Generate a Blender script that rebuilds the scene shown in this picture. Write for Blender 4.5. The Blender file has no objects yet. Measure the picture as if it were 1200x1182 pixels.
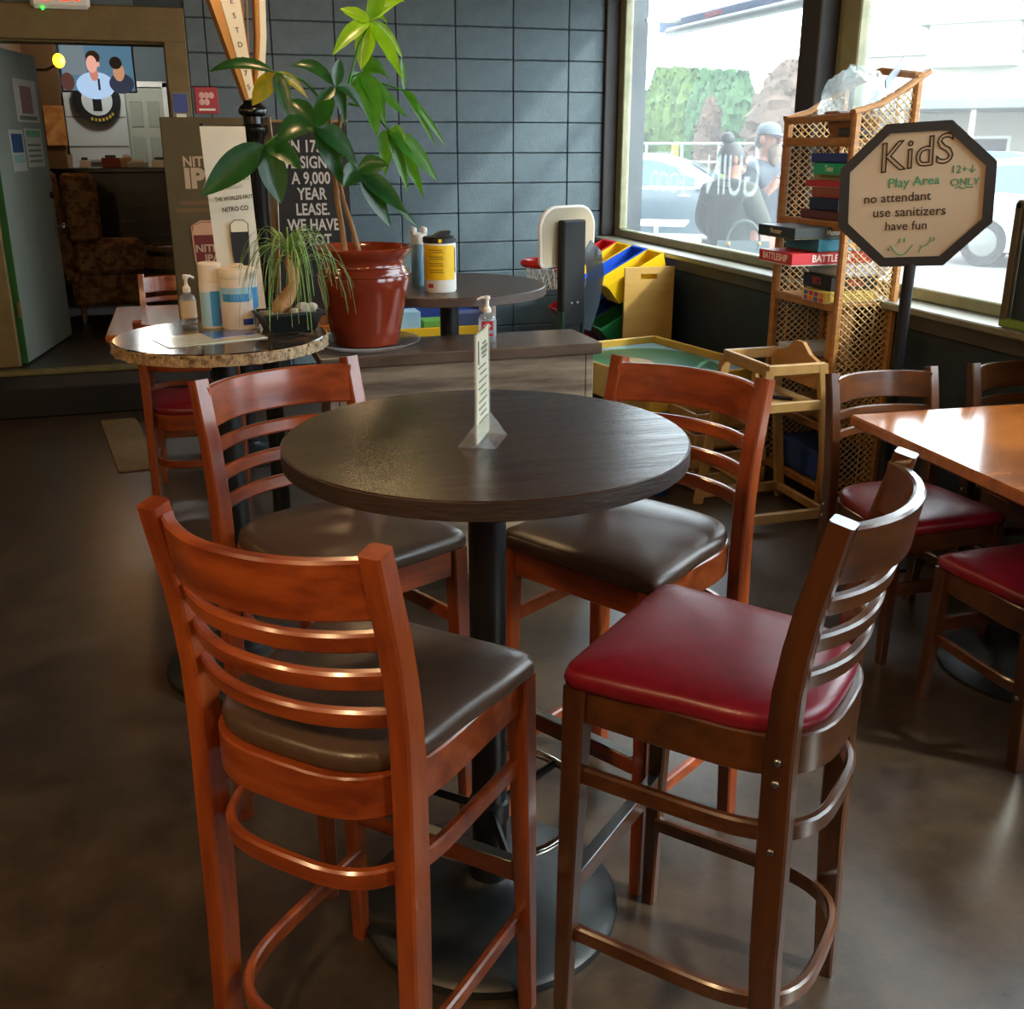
import bpy, math, random
from mathutils import Matrix, Vector
random.seed(7)
S = bpy.context.scene
COL = S.collection
PI = math.pi
R = math.radians

# ------------------------------------------------------------------ camera
cam_d = bpy.data.cameras.new('camera'); cam = bpy.data.objects.new('camera', cam_d); COL.objects.link(cam)
F_PX, CY, PITCH, YAW, CAM_H = 1206.7, 568.5, .3209, .2976, 1.597
cam_d.sensor_fit = 'HORIZONTAL'; cam_d.sensor_width = 36.0
cam_d.lens = 36.0 * F_PX / 1200.0
cam_d.shift_y = -(591 - CY) / 1200.0
cam_d.clip_start = .05; cam_d.clip_end = 300
cam.location = (0, 0, CAM_H)
cam.rotation_euler = (PI / 2 - PITCH, 0, -YAW)
S.camera = cam

# ------------------------------------------------------------------ world, sun, exposure
w = bpy.data.worlds.new('world'); S.world = w; w.use_nodes = True
bg = w.node_tree.nodes['Background']; bg.inputs[0].default_value = (.86, .93, 1, 1); bg.inputs[1].default_value = 6.5
sun_d = bpy.data.lights.new('sun', 'SUN'); sun_d.energy = 3.5; sun_d.angle = R(4); sun_d.color = (1, .93, .82)
sun = bpy.data.objects.new('sun', sun_d); COL.objects.link(sun)
sun.rotation_euler = Vector((-.62, .50, -.62)).to_track_quat('-Z', 'Y').to_euler()
S.view_settings.view_transform = 'Standard'; S.view_settings.look = 'None'
S.view_settings.exposure = 0.55; S.view_settings.gamma = 1.0; S.view_settings.use_curve_mapping = False

# ------------------------------------------------------------------ materials
def lin(c):
    if isinstance(c, str):
        c = [int(c[i:i + 2], 16) / 255 for i in (0, 2, 4)]
        c = [x / 12.92 if x <= .04045 else ((x + .055) / 1.055) ** 2.4 for x in c]
    return (c[0], c[1], c[2], 1)
MATS = {}
def mat(name, col, rough=.5, metal=0, col2=None, scale=(20, 20, 20), detail=4, bump=0, lo=.35, hi=.65, coat=0, spec=.5,
        emit=None, es=0, trans=0, rough2=None, bscale=None, alpha=1, nrough=.6):
    if name in MATS: return MATS[name]
    m = bpy.data.materials.new(name); m.use_nodes = True; MATS[name] = m
    nt = m.node_tree; b = nt.nodes['Principled BSDF']; L = nt.links.new
    b.inputs['Base Color'].default_value = lin(col); b.inputs['Roughness'].default_value = rough
    b.inputs['Metallic'].default_value = metal; b.inputs['Specular IOR Level'].default_value = spec
    b.inputs['Coat Weight'].default_value = coat; b.inputs['Coat Roughness'].default_value = .15
    b.inputs['Transmission Weight'].default_value = trans; b.inputs['Alpha'].default_value = alpha
    if emit: b.inputs['Emission Color'].default_value = lin(emit); b.inputs['Emission Strength'].default_value = es
    if col2 or bump:
        tc = nt.nodes.new('ShaderNodeTexCoord'); mp = nt.nodes.new('ShaderNodeMapping'); mp.inputs['Scale'].default_value = scale
        no = nt.nodes.new('ShaderNodeTexNoise'); no.inputs['Scale'].default_value = 1; no.inputs['Detail'].default_value = detail
        no.inputs['Roughness'].default_value = nrough
        L(tc.outputs['Object'], mp.inputs[0]); L(mp.outputs[0], no.inputs['Vector'])
        if col2:
            rp = nt.nodes.new('ShaderNodeValToRGB'); rp.color_ramp.elements[0].position = lo; rp.color_ramp.elements[1].position = hi
            rp.color_ramp.elements[0].color = lin(col); rp.color_ramp.elements[1].color = lin(col2)
            L(no.outputs[0], rp.inputs[0]); L(rp.outputs[0], b.inputs['Base Color'])
        if rough2 is not None:
            mr = nt.nodes.new('ShaderNodeMapRange'); mr.inputs[1].default_value = lo; mr.inputs[2].default_value = hi
            mr.inputs[3].default_value = rough; mr.inputs[4].default_value = rough2
            L(no.outputs[0], mr.inputs[0]); L(mr.outputs[0], b.inputs['Roughness'])
        if bump:
            bn = no
            if bscale:
                bn = nt.nodes.new('ShaderNodeTexNoise'); bn.inputs['Scale'].default_value = bscale; bn.inputs['Detail'].default_value = 3
                L(tc.outputs['Object'], bn.inputs['Vector'])
            bp = nt.nodes.new('ShaderNodeBump'); bp.inputs['Strength'].default_value = bump; bp.inputs['Distance'].default_value = .01
            L(bn.outputs[0], bp.inputs['Height']); L(bp.outputs[0], b.inputs['Normal'])
    return m
def glass_mat(name, tint, haze, gloss=.08, hazecol=(.9, .95, 1)):
    """thin pane: see-through, a little mirror, a little white haze"""
    m = bpy.data.materials.new(name); m.use_nodes = True; MATS[name] = m; nt = m.node_tree; L = nt.links.new
    for n in list(nt.nodes): nt.nodes.remove(n)
    o = nt.nodes.new('ShaderNodeOutputMaterial'); t = nt.nodes.new('ShaderNodeBsdfTransparent'); t.inputs[0].default_value = lin(tint)
    g = nt.nodes.new('ShaderNodeBsdfGlossy'); g.inputs['Roughness'].default_value = .03
    d = nt.nodes.new('ShaderNodeBsdfTranslucent'); d.inputs[0].default_value = lin(hazecol)
    m1 = nt.nodes.new('ShaderNodeMixShader'); m1.inputs[0].default_value = gloss
    m2 = nt.nodes.new('ShaderNodeMixShader'); m2.inputs[0].default_value = haze
    L(t.outputs[0], m1.inputs[1]); L(g.outputs[0], m1.inputs[2]); L(m1.outputs[0], m2.inputs[1]); L(d.outputs[0], m2.inputs[2]); L(m2.outputs[0], o.inputs[0])
    return m

# ------------------------------------------------------------------ mesh builder
class MB:
    def __init__(s): s.v = []; s.f = []; s.m = []; s.cur = 0
    def add(s, v, f, M=None):
        o = len(s.v)
        s.v += [tuple(M @ Vector(p)) for p in v] if M is not None else [tuple(p) for p in v]
        s.f += [tuple(i + o for i in q) for q in f]; s.m += [s.cur] * len(f); return s
    def box(s, c, d, bev=0, M=None, rz=0):
        hx, hy, hz = d[0] / 2, d[1] / 2, d[2] / 2; b = min(bev, hx * .9, hy * .9, hz * .9)
        T = Matrix.Translation(c) @ Matrix.Rotation(rz, 4, 'Z')
        if M is not None: T = M @ T
        if b <= 0:
            v = [(x, y, z) for z in (-hz, hz) for y in (-hy, hy) for x in (-hx, hx)]
            return s.add(v, [(0, 2, 3, 1), (4, 5, 7, 6), (0, 1, 5, 4), (2, 6, 7, 3), (0, 4, 6, 2), (1, 3, 7, 5)], T)
        v = []; ix = {}
        for sx in (-1, 1):
            for sy in (-1, 1):
                for sz in (-1, 1):
                    for a in range(3):
                        p = [sx * (hx - b), sy * (hy - b), sz * (hz - b)]; p[a] = (sx * hx, sy * hy, sz * hz)[a]
                        ix[sx, sy, sz, a] = len(v); v.append(p)
        f = []
        for a in range(3):
            o1, o2 = (a + 1) % 3, (a + 2) % 3
            for sg in (-1, 1):
                q = []
                for (p1, p2) in ((-1, -1), (1, -1), (1, 1), (-1, 1)):
                    k = [0, 0, 0]; k[a] = sg; k[o1] = p1; k[o2] = p2; q.append(ix[k[0], k[1], k[2], a])
                f.append(q if sg > 0 else q[::-1])
            for p1 in (-1, 1):
                for p2 in (-1, 1):
                    k = [0, 0, 0]; k[o1] = p1; k[o2] = p2
                    lo = k[:]; lo[a] = -1; hi = k[:]; hi[a] = 1
                    q = [ix[(*lo, o1)], ix[(*hi, o1)], ix[(*hi, o2)], ix[(*lo, o2)]]
                    f.append(q if p1 * p2 < 0 else q[::-1])
        for sx in (-1, 1):
            for sy in (-1, 1):
                for sz in (-1, 1):
                    q = [ix[sx, sy, sz, 0], ix[sx, sy, sz, 1], ix[sx, sy, sz, 2]]
                    f.append(q if sx * sy * sz > 0 else q[::-1])
        return s.add(v, f, T)
    def loft(s, rings, cap0=True, cap1=True, closed=False, M=None):
        n = len(rings[0]); v = [p for r in rings for p in r]; f = []
        k = len(rings)
        for i in range(k if closed else k - 1):
            a, b = i * n, ((i + 1) % k) * n
            for j in range(n): f.append((a + j, a + (j + 1) % n, b + (j + 1) % n, b + j))
        if not closed:
            if cap0: f.append(tuple(range(n))[::-1])
            if cap1: f.append(tuple(range((k - 1) * n, k * n)))
        return s.add(v, f, M)
    def lathe(s, prof, n=24, c=(0, 0, 0), M=None, cap0=True, cap1=True):
        rings = [[(c[0] + r * math.cos(2 * PI * j / n), c[1] + r * math.sin(2 * PI * j / n), c[2] + z) for j in range(n)] for r, z in prof]
        return s.loft(rings, cap0, cap1, M=M)
    def tube(s, path, r, n=8, closed=False, M=None, caps=True):
        P = [Vector(p) for p in path]; rr = r if isinstance(r, (list, tuple)) else [r] * len(P); rings = []; up = None
        for i, p in enumerate(P):
            if closed: t = P[(i + 1) % len(P)] - P[i - 1]
            else: t = P[min(i + 1, len(P) - 1)] - P[max(i - 1, 0)]
            if t.length < 1e-9: t = Vector((0, 0, 1))
            t.normalize()
            if up is None: up = Vector((0, 0, 1)) if abs(t.z) < .9 else Vector((1, 0, 0))
            a = t.cross(up); a = a.normalized() if a.length > 1e-6 else t.orthogonal().normalized(); b = a.cross(t).normalized(); up = b
            rings.append([tuple(p + a * rr[i] * math.cos(2 * PI * j / n) + b * rr[i] * math.sin(2 * PI * j / n)) for j in range(n)])
        rings = [q[::-1] for q in rings]
        return s.loft(rings, caps, caps, closed, M)
    def sweep(s, path, wd, ht, up=(0, 0, 1), closed=False, M=None, bev=.003):
        """rectangular bar: wd sideways, ht along up"""
        P = [Vector(p) for p in path]; U = Vector(up); rings = []
        for i, p in enumerate(P):
            t = (P[(i + 1) % len(P)] - P[i - 1]) if closed else P[min(i + 1, len(P) - 1)] - P[max(i - 1, 0)]
            t.normalize(); a = t.cross(U).normalized(); b = a.cross(t).normalized()
            wi = wd[i] if isinstance(wd, (list, tuple)) else wd; hi = ht[i] if isinstance(ht, (list, tuple)) else ht
            x, y, e = wi / 2, hi / 2, bev
            rings.append([tuple(p + a * u + b * q) for u, q in ((-x + e, -y), (x - e, -y), (x, -y + e), (x, y - e), (x - e, y), (-x + e, y), (-x, y - e), (-x, -y + e))])
        return s.loft(rings, True, True, closed, M)
    def prism(s, poly, d0, d1, axis='z', M=None):
        def P(u, q, d): return {'z': (u, q, d), 'y': (u, d, q), 'x': (d, u, q)}[axis]
        n = len(poly); v = [P(u, q, d0) for u, q in poly] + [P(u, q, d1) for u, q in poly]
        f = [tuple(range(n))[::-1], tuple(range(n, 2 * n))] + [(i, (i + 1) % n, n + (i + 1) % n, n + i) for i in range(n)]
        return s.add(v, f, M)
    def ell(s, c, r, nu=14, nv=9, M=None):
        if not isinstance(r, (list, tuple)): r = (r, r, r)
        rings = []
        for i in range(nv + 1):
            a = -PI / 2 + PI * i / nv; k = max(math.cos(a), .02)
            rings.append([(c[0] + r[0] * k * math.cos(2 * PI * j / nu), c[1] + r[1] * k * math.sin(2 * PI * j / nu), c[2] + r[2] * math.sin(a)) for j in range(nu)])
        return s.loft(rings, M=M)
    def mesh(s, name, mats, smooth=True, ang=40):
        me = bpy.data.meshes.new(name); me.from_pydata(s.v, [], s.f)
        for m in (mats if isinstance(mats, (list, tuple)) else [mats]): me.materials.append(m)
        if any(s.m): me.polygons.foreach_set('material_index', s.m)
        me.update()
        import bmesh
        bm = bmesh.new(); bm.from_mesh(me); bmesh.ops.recalc_face_normals(bm, faces=bm.faces); bm.to_mesh(me); bm.free()
        if smooth:
            me.polygons.foreach_set('use_smooth', [True] * len(me.polygons)); me.set_sharp_from_angle(angle=R(ang))
        return me
    def build(s, name, mats, parent=None, loc=None, rz=0, smooth=True, ang=40):
        o = bpy.data.objects.new(name, s.mesh(name, mats, smooth, ang)); COL.objects.link(o)
        if parent: o.parent = parent
        if loc: o.location = loc
        if rz: o.rotation_euler = (0, 0, rz)
        return o
def tag(o, label=None, cat=None, group=None, kind=None):
    if label: o['label'] = label
    if cat: o['category'] = cat
    if group: o['group'] = group
    if kind: o['kind'] = kind
    return o
def thing(name, label, cat, loc=(0, 0, 0), rz=0, group=None):
    o = bpy.data.objects.new(name, None); COL.objects.link(o); o.location = loc; o.rotation_euler = (0, 0, rz); o.empty_display_size = .1
    return tag(o, label, cat, group)
def struct(o): o['kind'] = 'structure'; return o
def copy_tree(o, parent=None):
    c = o.copy(); COL.objects.link(c); c.parent = parent
    for ch in o.children: copy_tree(ch, c)
    return c
def text(name, body, size, material, parent, M, bold=0, outline=0, sx=1, shear=0, align='CENTER', depth=.0006, spacing=1, kind=None):
    cu = bpy.data.curves.new(name, 'FONT'); cu.body = body; cu.size = size; cu.align_x = align; cu.align_y = 'CENTER'; cu.shear = shear
    cu.offset = bold * size; cu.space_character = spacing; cu.resolution_u = 3; cu.space_line = .95
    if outline: cu.fill_mode = 'NONE'; cu.bevel_depth = outline; cu.bevel_resolution = 0
    else: cu.extrude = depth
    t = bpy.data.objects.new(name, cu); COL.objects.link(t)
    me = bpy.data.meshes.new_from_object(t.evaluated_get(bpy.context.evaluated_depsgraph_get()))
    COL.objects.unlink(t); bpy.data.objects.remove(t); bpy.data.curves.remove(cu)
    me.transform(Matrix.Diagonal((sx, 1, 1, 1))); me.transform(M); me.materials.clear(); me.materials.append(material); me.name = name
    o = bpy.data.objects.new(name, me); COL.objects.link(o); o.parent = parent
    return o
def face(c, rz=0, tilt=0, roll=0):
    """matrix putting text (drawn in XY) upright, facing -Y, turned rz about Z, at c"""
    return Matrix.Translation(c) @ Matrix.Rotation(rz, 4, 'Z') @ Matrix.Rotation(PI / 2 - tilt, 4, 'X') @ Matrix.Rotation(roll, 4, 'Z')

M_DARKWALL = mat('painted_block', '4a5b63', .5, col2='54656d', scale=(9, 9, 9), bump=.25, bscale=90)
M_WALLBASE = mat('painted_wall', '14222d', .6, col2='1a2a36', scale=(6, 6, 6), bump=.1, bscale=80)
M_MORTAR = mat('mortar_paint', '333c40', .7)
M_CEIL = mat('ceiling_paint', '4a453f', .8)
M_TAN = mat('tan_trim_paint', '776138', .6, col2='6b5730', scale=(8, 8, 8))
M_STEEL = mat('steel', '9a9c98', .3, 1)
M_CHROME = mat('chrome', 'd8d8d6', .12, 1)
M_BLACK = mat('black_satin', '0c0e10', .4)
M_BLACKP = mat('black_plastic', '121417', .45)
M_WHITE = mat('white_plastic', 'e8e6e0', .4)
M_PAPER = mat('paper', 'e6e2d4', .7)
M_INK = mat('black_ink', '17171a', .7)
M_REDWOOD = mat('mahogany', '6c2a10', .3, col2='98481c', scale=(22, 22, 3), detail=5, bump=.05, coat=.5)
M_REDWOOD_H = mat('mahogany_rails', '6e2b10', .3, col2='9c4a1e', scale=(4, 22, 26), detail=5, bump=.05, coat=.5)
M_WALNUT = mat('walnut', '381c0d', .3, col2='502c13', scale=(22, 22, 3), detail=5, bump=.05, coat=.5)
M_WALNUT_H = mat('walnut_rails', '3e210f', .3, col2='5a3216', scale=(4, 22, 26), detail=5, bump=.05, coat=.5)
M_BROWNVINYL = mat('brown_vinyl', '443328', .33, col2='4b392d', scale=(40, 40, 40), bump=.06, bscale=300)
M_REDVINYL = mat('red_vinyl', '720f20', .34, col2='7b1326', scale=(40, 40, 40), bump=.06, bscale=300)
M_LTWOOD = mat('light_wood', '94713f', .5, col2='a9844e', scale=(10, 10, 3), detail=5)

# ------------------------------------------------------------------ the room shell
XW, YW = 2.96, 7.32           # window wall, back wall
ZS, ZT, ZC = .945, 2.62, 2.95  # window sill, window head, ceiling
b = MB(); b.box(((-3.6 + XW) / 2, 2.0, -.05), (XW + 3.6 + .3, 10.6 + .3, .1))
M_FLOOR = mat('polished_concrete', '241a13', .27, col2='524436', scale=(4.5, 4.5, 4.5), detail=12, lo=.3, hi=.74, rough2=.34, bump=.03, bscale=60, spec=.5, nrough=.74)
struct(b.build('floor', M_FLOOR, smooth=False))
b = MB(); b.box((-.3, 2.0, ZC + .05), (6.9, 11.0, .1)); struct(b.build('ceiling', M_CEIL, smooth=False))
b = MB(); b.box((-3.65, 2.0, ZC / 2), (.1, 10.7, ZC)); struct(b.build('wall_left', mat('left_wall_paint', '5d5038', .7), smooth=False))
b = MB(); b.box((-.3, -3.35, ZC / 2), (6.7, .1, ZC)); struct(b.build('wall_front', mat('front_wall_paint', '4c4334', .7), smooth=False))
# back wall: slab with the doorway left open, faced with single blocks
DX0, DX1, DZ0, DZ1 = -1.12, -.035, .21, 2.19
wb = MB()
wb.box(((DX1 + XW) / 2 + .15, YW + .11, ZC / 2), (XW - DX1 + .3, .2, ZC))
wb.box(((-3.6 + DX0) / 2, YW + .11, ZC / 2), (3.6 + DX0, .2, ZC))
wb.box(((DX0 + DX1) / 2, YW + .11, (DZ1 + ZC) / 2), (DX1 - DX0, .2, ZC - DZ1))
wall = struct(wb.build('wall_back', M_MORTAR, smooth=False))
BW, BH = .4064, .2032
blk = MB(); blk.box((0, 0, 0), (BW - .006, .024, BH - .006), .004); blk_me = blk.mesh('block', M_DARKWALL, False)
cache = {}
for i in range(-12, 4):
    for k in range(14):
        x0, x1 = 1.437 + BW * i, 1.437 + BW * (i + 1); z1 = 2.3417 + BH * (3 - k) + .0; z0 = z1 - BH
        if x1 > XW: x1 = XW
        if z1 > ZC: continue
        if z0 < 0: z0 = 0.0
        if z1 - z0 < .03 or x1 - x0 < .03: continue
        fx0, fx1, fz1 = -1.28, .1, 2.39
        if x1 > fx0 and x0 < fx1 and z0 < fz1:       # around the door frame: trim the block
            if x0 < fx0: x1 = fx0
            elif x1 > fx1: x0 = fx1
            elif z1 > fz1: z0 = fz1
            else: continue
            if z1 - z0 < .03 or x1 - x0 < .03: continue
        key = (round(x1 - x0, 3), round(z1 - z0, 3))
        if key not in cache:
            q = MB(); q.box((0, 0, 0), (key[0] - .006, .024, key[1] - .006), .004); cache[key] = q.mesh('block', M_DARKWALL, False)
        o = bpy.data.objects.new('block', cache[key]); COL.objects.link(o); o.parent = wall
        o.location = ((x0 + x1) / 2, YW + random.uniform(-.0015, .0015), (z0 + z1) / 2)
# window wall: low wall, head, piers
wins = [(7.27, 4.77), (4.43, 1.55), (1.25, -1.4)]
wr = MB()
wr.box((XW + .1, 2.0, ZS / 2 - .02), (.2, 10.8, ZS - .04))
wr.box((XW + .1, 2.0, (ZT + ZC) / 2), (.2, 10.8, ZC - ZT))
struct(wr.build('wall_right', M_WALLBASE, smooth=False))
M_PIER = mat('pier_brown', '2b2522', .5)
for i, (ya, yb) in enumerate(((7.44, 7.27), (4.77, 4.60), (1.55, 1.25), (-1.4, -3.4))):
    q = MB(); q.box((XW + .06, (ya + yb) / 2, (ZS + ZT) / 2), (.2, ya - yb, ZT - ZS), .006); struct(q.build('trim_%d' % (i + 1), M_PIER, smooth=False))
M_FRAME = mat('window_frame_paint', '8b8a6c', .45, col2='7d7c60', scale=(12, 12, 12))
M_SILL = mat('sill_dark', '3a3630', .45)
M_GLASS = glass_mat('window_glass', (.93, .97, .97), .03, .05)  # haze mixed into the pane imitates glare washing out the view
for i, (ya, yb) in enumerate(wins):
    if i == 1: ya = 4.60
    wn = struct(thing('window_%d' % (i + 1), None, None, (XW, (ya + yb) / 2, ZS)))
    L = ya - yb; Hh = ZT - ZS; wd = .055
    for nm, c, d in (('frame_rail', (.09, 0, wd / 2), (.06, L, wd)), ('frame_rail', (.09, 0, Hh - wd / 2), (.06, L, wd)),
                     ('frame_stile', (.09, L / 2 - (.085 if i == 1 else .05) , Hh / 2), (.06, .17 if i == 1 else .1, Hh - 2 * wd)), ('frame_stile', (.09, -L / 2 + wd / 2, Hh / 2), (.06, wd, Hh - 2 * wd))):
        q = MB(); q.box(c, d, .006); q.build(nm, M_FRAME, wn, smooth=False)
    q = MB(); q.box((.1, 0, Hh / 2), (.006, L - .06, Hh - .06)); q.build('pane', M_GLASS, wn, smooth=False)
    q = MB(); q.box((-.005, 0, -.018), (.19, L + .1, .032), .006); q.build('sill', mat('sill_paint', '6f6c5c', .35), wn, smooth=False)
    q = MB(); q.box((-.012, 0, -.075), (.02, L + .1, .075), .005); q.build('apron_trim', M_SILL, wn, smooth=False)
# lettering on the first pane, readable from outside
M_DECAL = glass_mat('white_decal', (.9, .93, .93), .08, .02)
wn1 = bpy.data.objects['window_1']
def decal(body, y, z, size, sx=1):
    T = Matrix.Translation((.094, y, z)) @ Matrix.Rotation(PI / 2, 4, 'Z') @ Matrix.Rotation(PI / 2, 4, 'X')
    text('lettering', body, size, M_DECAL, wn1, T, sx=sx, depth=.0004)
decal('GUIN', -.42, .46, .33, .80)
decal('STREET', .50, .56, .10, .9)
decal('FOOD', .45, .40, .19, 1.0)
# door trim and step
tr = MB()
tr.box((.032, YW - .03, (DZ0 + DZ1) / 2 + .1), (.135, .06, DZ1 - DZ0 + .2), .006)
tr.box((-1.2, YW - .03, (DZ0 + DZ1) / 2 + .1), (.16, .06, DZ1 - DZ0 + .2), .006)
tr.box((-.58, YW - .032, DZ1 + .1), (1.36, .064, .2), .006)
tr.box((DX1 + .01, YW + .1, (DZ0 + DZ1) / 2), (.03, .2, DZ1 - DZ0), .003)
tr.box(((DX0 + DX1) / 2, YW + .1, DZ1 + .005), (DX1 - DX0, .2, .03), .003)
struct(tr.build('trim_5', M_TAN, smooth=False))
q = MB(); q.box(((DX0 + DX1) / 2 - .1, 7.15, .195), (1.55, .1, .03), .006); struct(q.build('trim_6', mat('threshold_paint', '6d6235', .5, col2='5a522e', scale=(14, 14, 14)), smooth=False))
q = MB(); q.box((-1.75, 6.90, .09), (3.6, .42, .18), .01); struct(q.build('trim_7', mat('step_black', '0e0e0d', .6), smooth=False))
# the room behind the doorway
M_F2 = mat('back_floor', '1d1e1f', .4, col2='26282a', scale=(3, 3, 3))
q = MB(); q.box((-1.5, 10.1, .105), (4.2, 5.8, .21)); struct(q.build('floor_back_room', M_F2, smooth=False))
q = MB(); q.box((-1.5, 10.2, 3.0), (4.4, 5.6, .1)); struct(q.build('ceiling_back_room', M_CEIL, smooth=False))
q = MB(); q.box((-1.5, 13.0, 1.6), (4.4, .1, 2.9)); struct(q.build('wall_back_room', mat('back_room_wall', '4c585e', .7), smooth=False))
q = MB(); q.box((-1.52, 10.2, 1.6), (.1, 5.5, 2.9)); struct(q.build('wall_back_room_left', mat('brown_wall', '5a3c18', .6), smooth=False))
q = MB(); q.box((.62, 10.2, 1.6), (.1, 5.5, 2.9)); struct(q.build('wall_back_room_right', mat('grey_wall', '5f676b', .6), smooth=False))

# ------------------------------------------------------------------ ceiling lamps of the room (warm), with unseen fill lamps added
def pendant(x, y, z, energy, label, drop=.35, col=(1, .66, .34)):
    t = thing('pendant_lamp', label, 'lamp', (x, y, z), 0, 'warm pendant lamps')
    q = MB(); q.lathe([(.03, .16), (.05, .15), (.15, .02), (.16, 0), (.152, 0), (.145, .02), (.045, .14), (.025, .15)], 20, cap0=False, cap1=False); q.build('lamp_shade', mat('lamp_shade_metal', '2a2622', .4), t)
    q = MB(); q.tube([(0, 0, .15), (0, 0, ZC - z)], .006, 6); q.build('cord', M_BLACK, t)
    q = MB(); q.ell((0, 0, .05), .045); q.build('bulb', mat('bulb_glow', 'ffd9a0', .5, emit='ffc070', es=12), t)
    l = bpy.data.lights.new('lamp_light', 'POINT'); l.energy = energy; l.color = col; l.shadow_soft_size = .08
    lo = bpy.data.objects.new('lamp_light', l); COL.objects.link(lo); lo.parent = t; lo.location = (0, 0, -.06)
LAMPS = [(-.75, .15, 2.35, 60), (.8, -.9, 2.35, 35), (-1.9, .9, 2.35, 30), (-1.6, 3.2, 2.45, 9), (-2.4, 5.2, 2.45, 5), (.9, 5.4, 2.55, 14), (.5, 3.3, 2.55, 16)]  # last two are unseen, added to brighten the interior and back wall
for i, (x, y, z, e) in enumerate(LAMPS):
    pendant(x, y, z, e, ['dark metal pendant lamp behind the viewer to the left', 'dark metal pendant lamp behind the viewer to the right', 'dark metal pendant lamp left of the viewer',
                         'dark metal pendant lamp over the open floor on the left', 'dark metal pendant lamp near the doorway step', 'added unseen fill lamp over the toy corner near the block wall', 'added unseen fill lamp over the planter box'][i])

# ------------------------------------------------------------------ chairs
def sup(c, p): return math.copysign(abs(c) ** p, c)
def u_path(xh, yf, ye, n=22):
    P = [(xh, yf, 0), (xh, yf * .5, 0), (xh, .02, 0)]
    for i in range(n + 1):
        t = PI * i / n; P.append((xh * sup(math.cos(t), .6), -.02 - (ye - .02) * abs(math.sin(t)) ** .7, 0))
    return P + [(-xh, .02, 0), (-xh, yf * .5, 0), (-xh, yf, 0)]
def lift(P, z): return [(x, y, z) for x, y, _ in P]
CH = {}
def chair_parts(style, wood, woodh, vinyl, low):
    """shared meshes of one chair kind; local front is +Y"""
    hs, ht = (.47, .865) if low else (.765, 1.104)
    out = []
    def A(name, mb, m, ang=40): out.append((name, mb.mesh(name, m, True, ang)))
    za = hs - .07
    yb = [(-.192, 0), (-.176, za * .5), (-.170, za), (-.172, hs + .05), (-.186, hs + .17), (-.205, ht - .09), (-.226, ht)]
    def post_y(z):
        for (y0, z0), (y1, z1) in zip(yb, yb[1:]):
            if z <= z1: return y0 + (y1 - y0) * (z - z0) / (z1 - z0)
        return yb[-1][0]
    for sx in (1, -1):
        q = MB(); zs_ = [i * ht / 16 for i in range(17)]
        q.sweep([(sx * (.199 - .003 * z / ht), post_y(z), z) for z in zs_], .036, [.036 + .012 * math.sin(PI * min(1, z / ht)) for z in zs_], up=(0, 1, 0), bev=.004); A('back_post', q, wood)
    for sx in (1, -1):
        q = MB(); q.sweep([(sx * .199, .197, 0), (sx * .194, .188, za * .6), (sx * .190, .182, hs - .036)], [.028, .036, .040], [.028, .036, .042], up=(0, 1, 0), bev=.004); A('leg', q, wood)
    q = MB(); q.sweep(lift(u_path(.184, .17, .216), za + .002), .022, .072, bev=.003); A('seat_frame', q, woodh)
    q = MB(); q.box((0, .182, za + .003), (.345, .022, .068), .003); A('front_apron', q, woodh)
    def back_rail(zc, hgt, bow, th=.019):
        P = []
        for i in range(15):
            x = -.188 + .376 * i / 14; P.append((x, post_y(zc) - bow * (1 - abs(x / .188) ** 2.3) + .008, zc))
        q = MB(); q.sweep(P, th, hgt, up=(0, -.14, 1), bev=.004); return q
    A('top_rail', back_rail(ht - .06, .092, .072), woodh)
    n = 2 if low else 3
    for k in range(n): A('slat', back_rail(ht - .145 - .064 * k, .031, .070 - .004 * k, .017), woodh)
    loops = [.21] if low else [.555, .215]
    for z in loops:
        q = MB(); q.sweep(lift(u_path(.186, .185, .222), z), .017, .034, bev=.004); A('stretcher_hoop', q, woodh)
    q = MB(); zf = .25 if low else .315
    q.box((0, .19, zf), (.37, .02, .042), .003); A('foot_rail', q, woodh)
    if not low:
        q = MB(); q.box((0, .19, zf + .0225), (.345, .023, .004), .001); A('foot_rail_plate', q, M_STEEL)
    # cushion
    ol = [(.175, .207), (.203, .200), (.213, .180), (.208, .1), (.196, 0)]
    for i in range(1, 12):
        t = PI / 2 * i / 11; ol.append((.194 * sup(math.cos(t), .6), -.01 - .202 * math.sin(t) ** .72))
    ol = ol + [(-x, y) for x, y in ol[::-1] if abs(x) > 1e-3]
    rings = []
    for sc, z in ((.97, -.036), (1.0, -.030), (1.012, -.018), (1.0, -.006), (.965, .001), (.86, .008), (.62, .013), (.3, .0155), (.05, .016)):
        rings.append([(x * sc, y * sc, hs + z) for x, y in ol])
    q = MB(); q.loft(rings); A('seat', q, vinyl, 60)
    for sx in ((1, -1) if style[0] == 'w' else ()):
        for z in ([za - .018, za + .02] + loops):
            q = MB(); q.ell((sx * .2185, post_y(z), z), (.004, .007, .007), 10, 6); A('screw', q, M_STEEL)
    return out
def chair(name, label, x, y, deg, style, low=False, group=None):
    key = (style, low)
    wood, woodh = (M_WALNUT, M_WALNUT_H) if style[0] == 'w' else (M_REDWOOD, M_REDWOOD_H)
    if key not in CH: CH[key] = chair_parts(style, wood, woodh, M_REDVINYL if style[1] == 'r' else M_BROWNVINYL, low)
    t = thing(name, label, 'chair' if low else 'bar stool', (x, y, 0), R(deg), group)
    for nm, me in CH[key]:
        o = bpy.data.objects.new(nm, me); COL.objects.link(o); o.parent = t
    return t
G1 = 'bar stools around the round high table'
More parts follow.
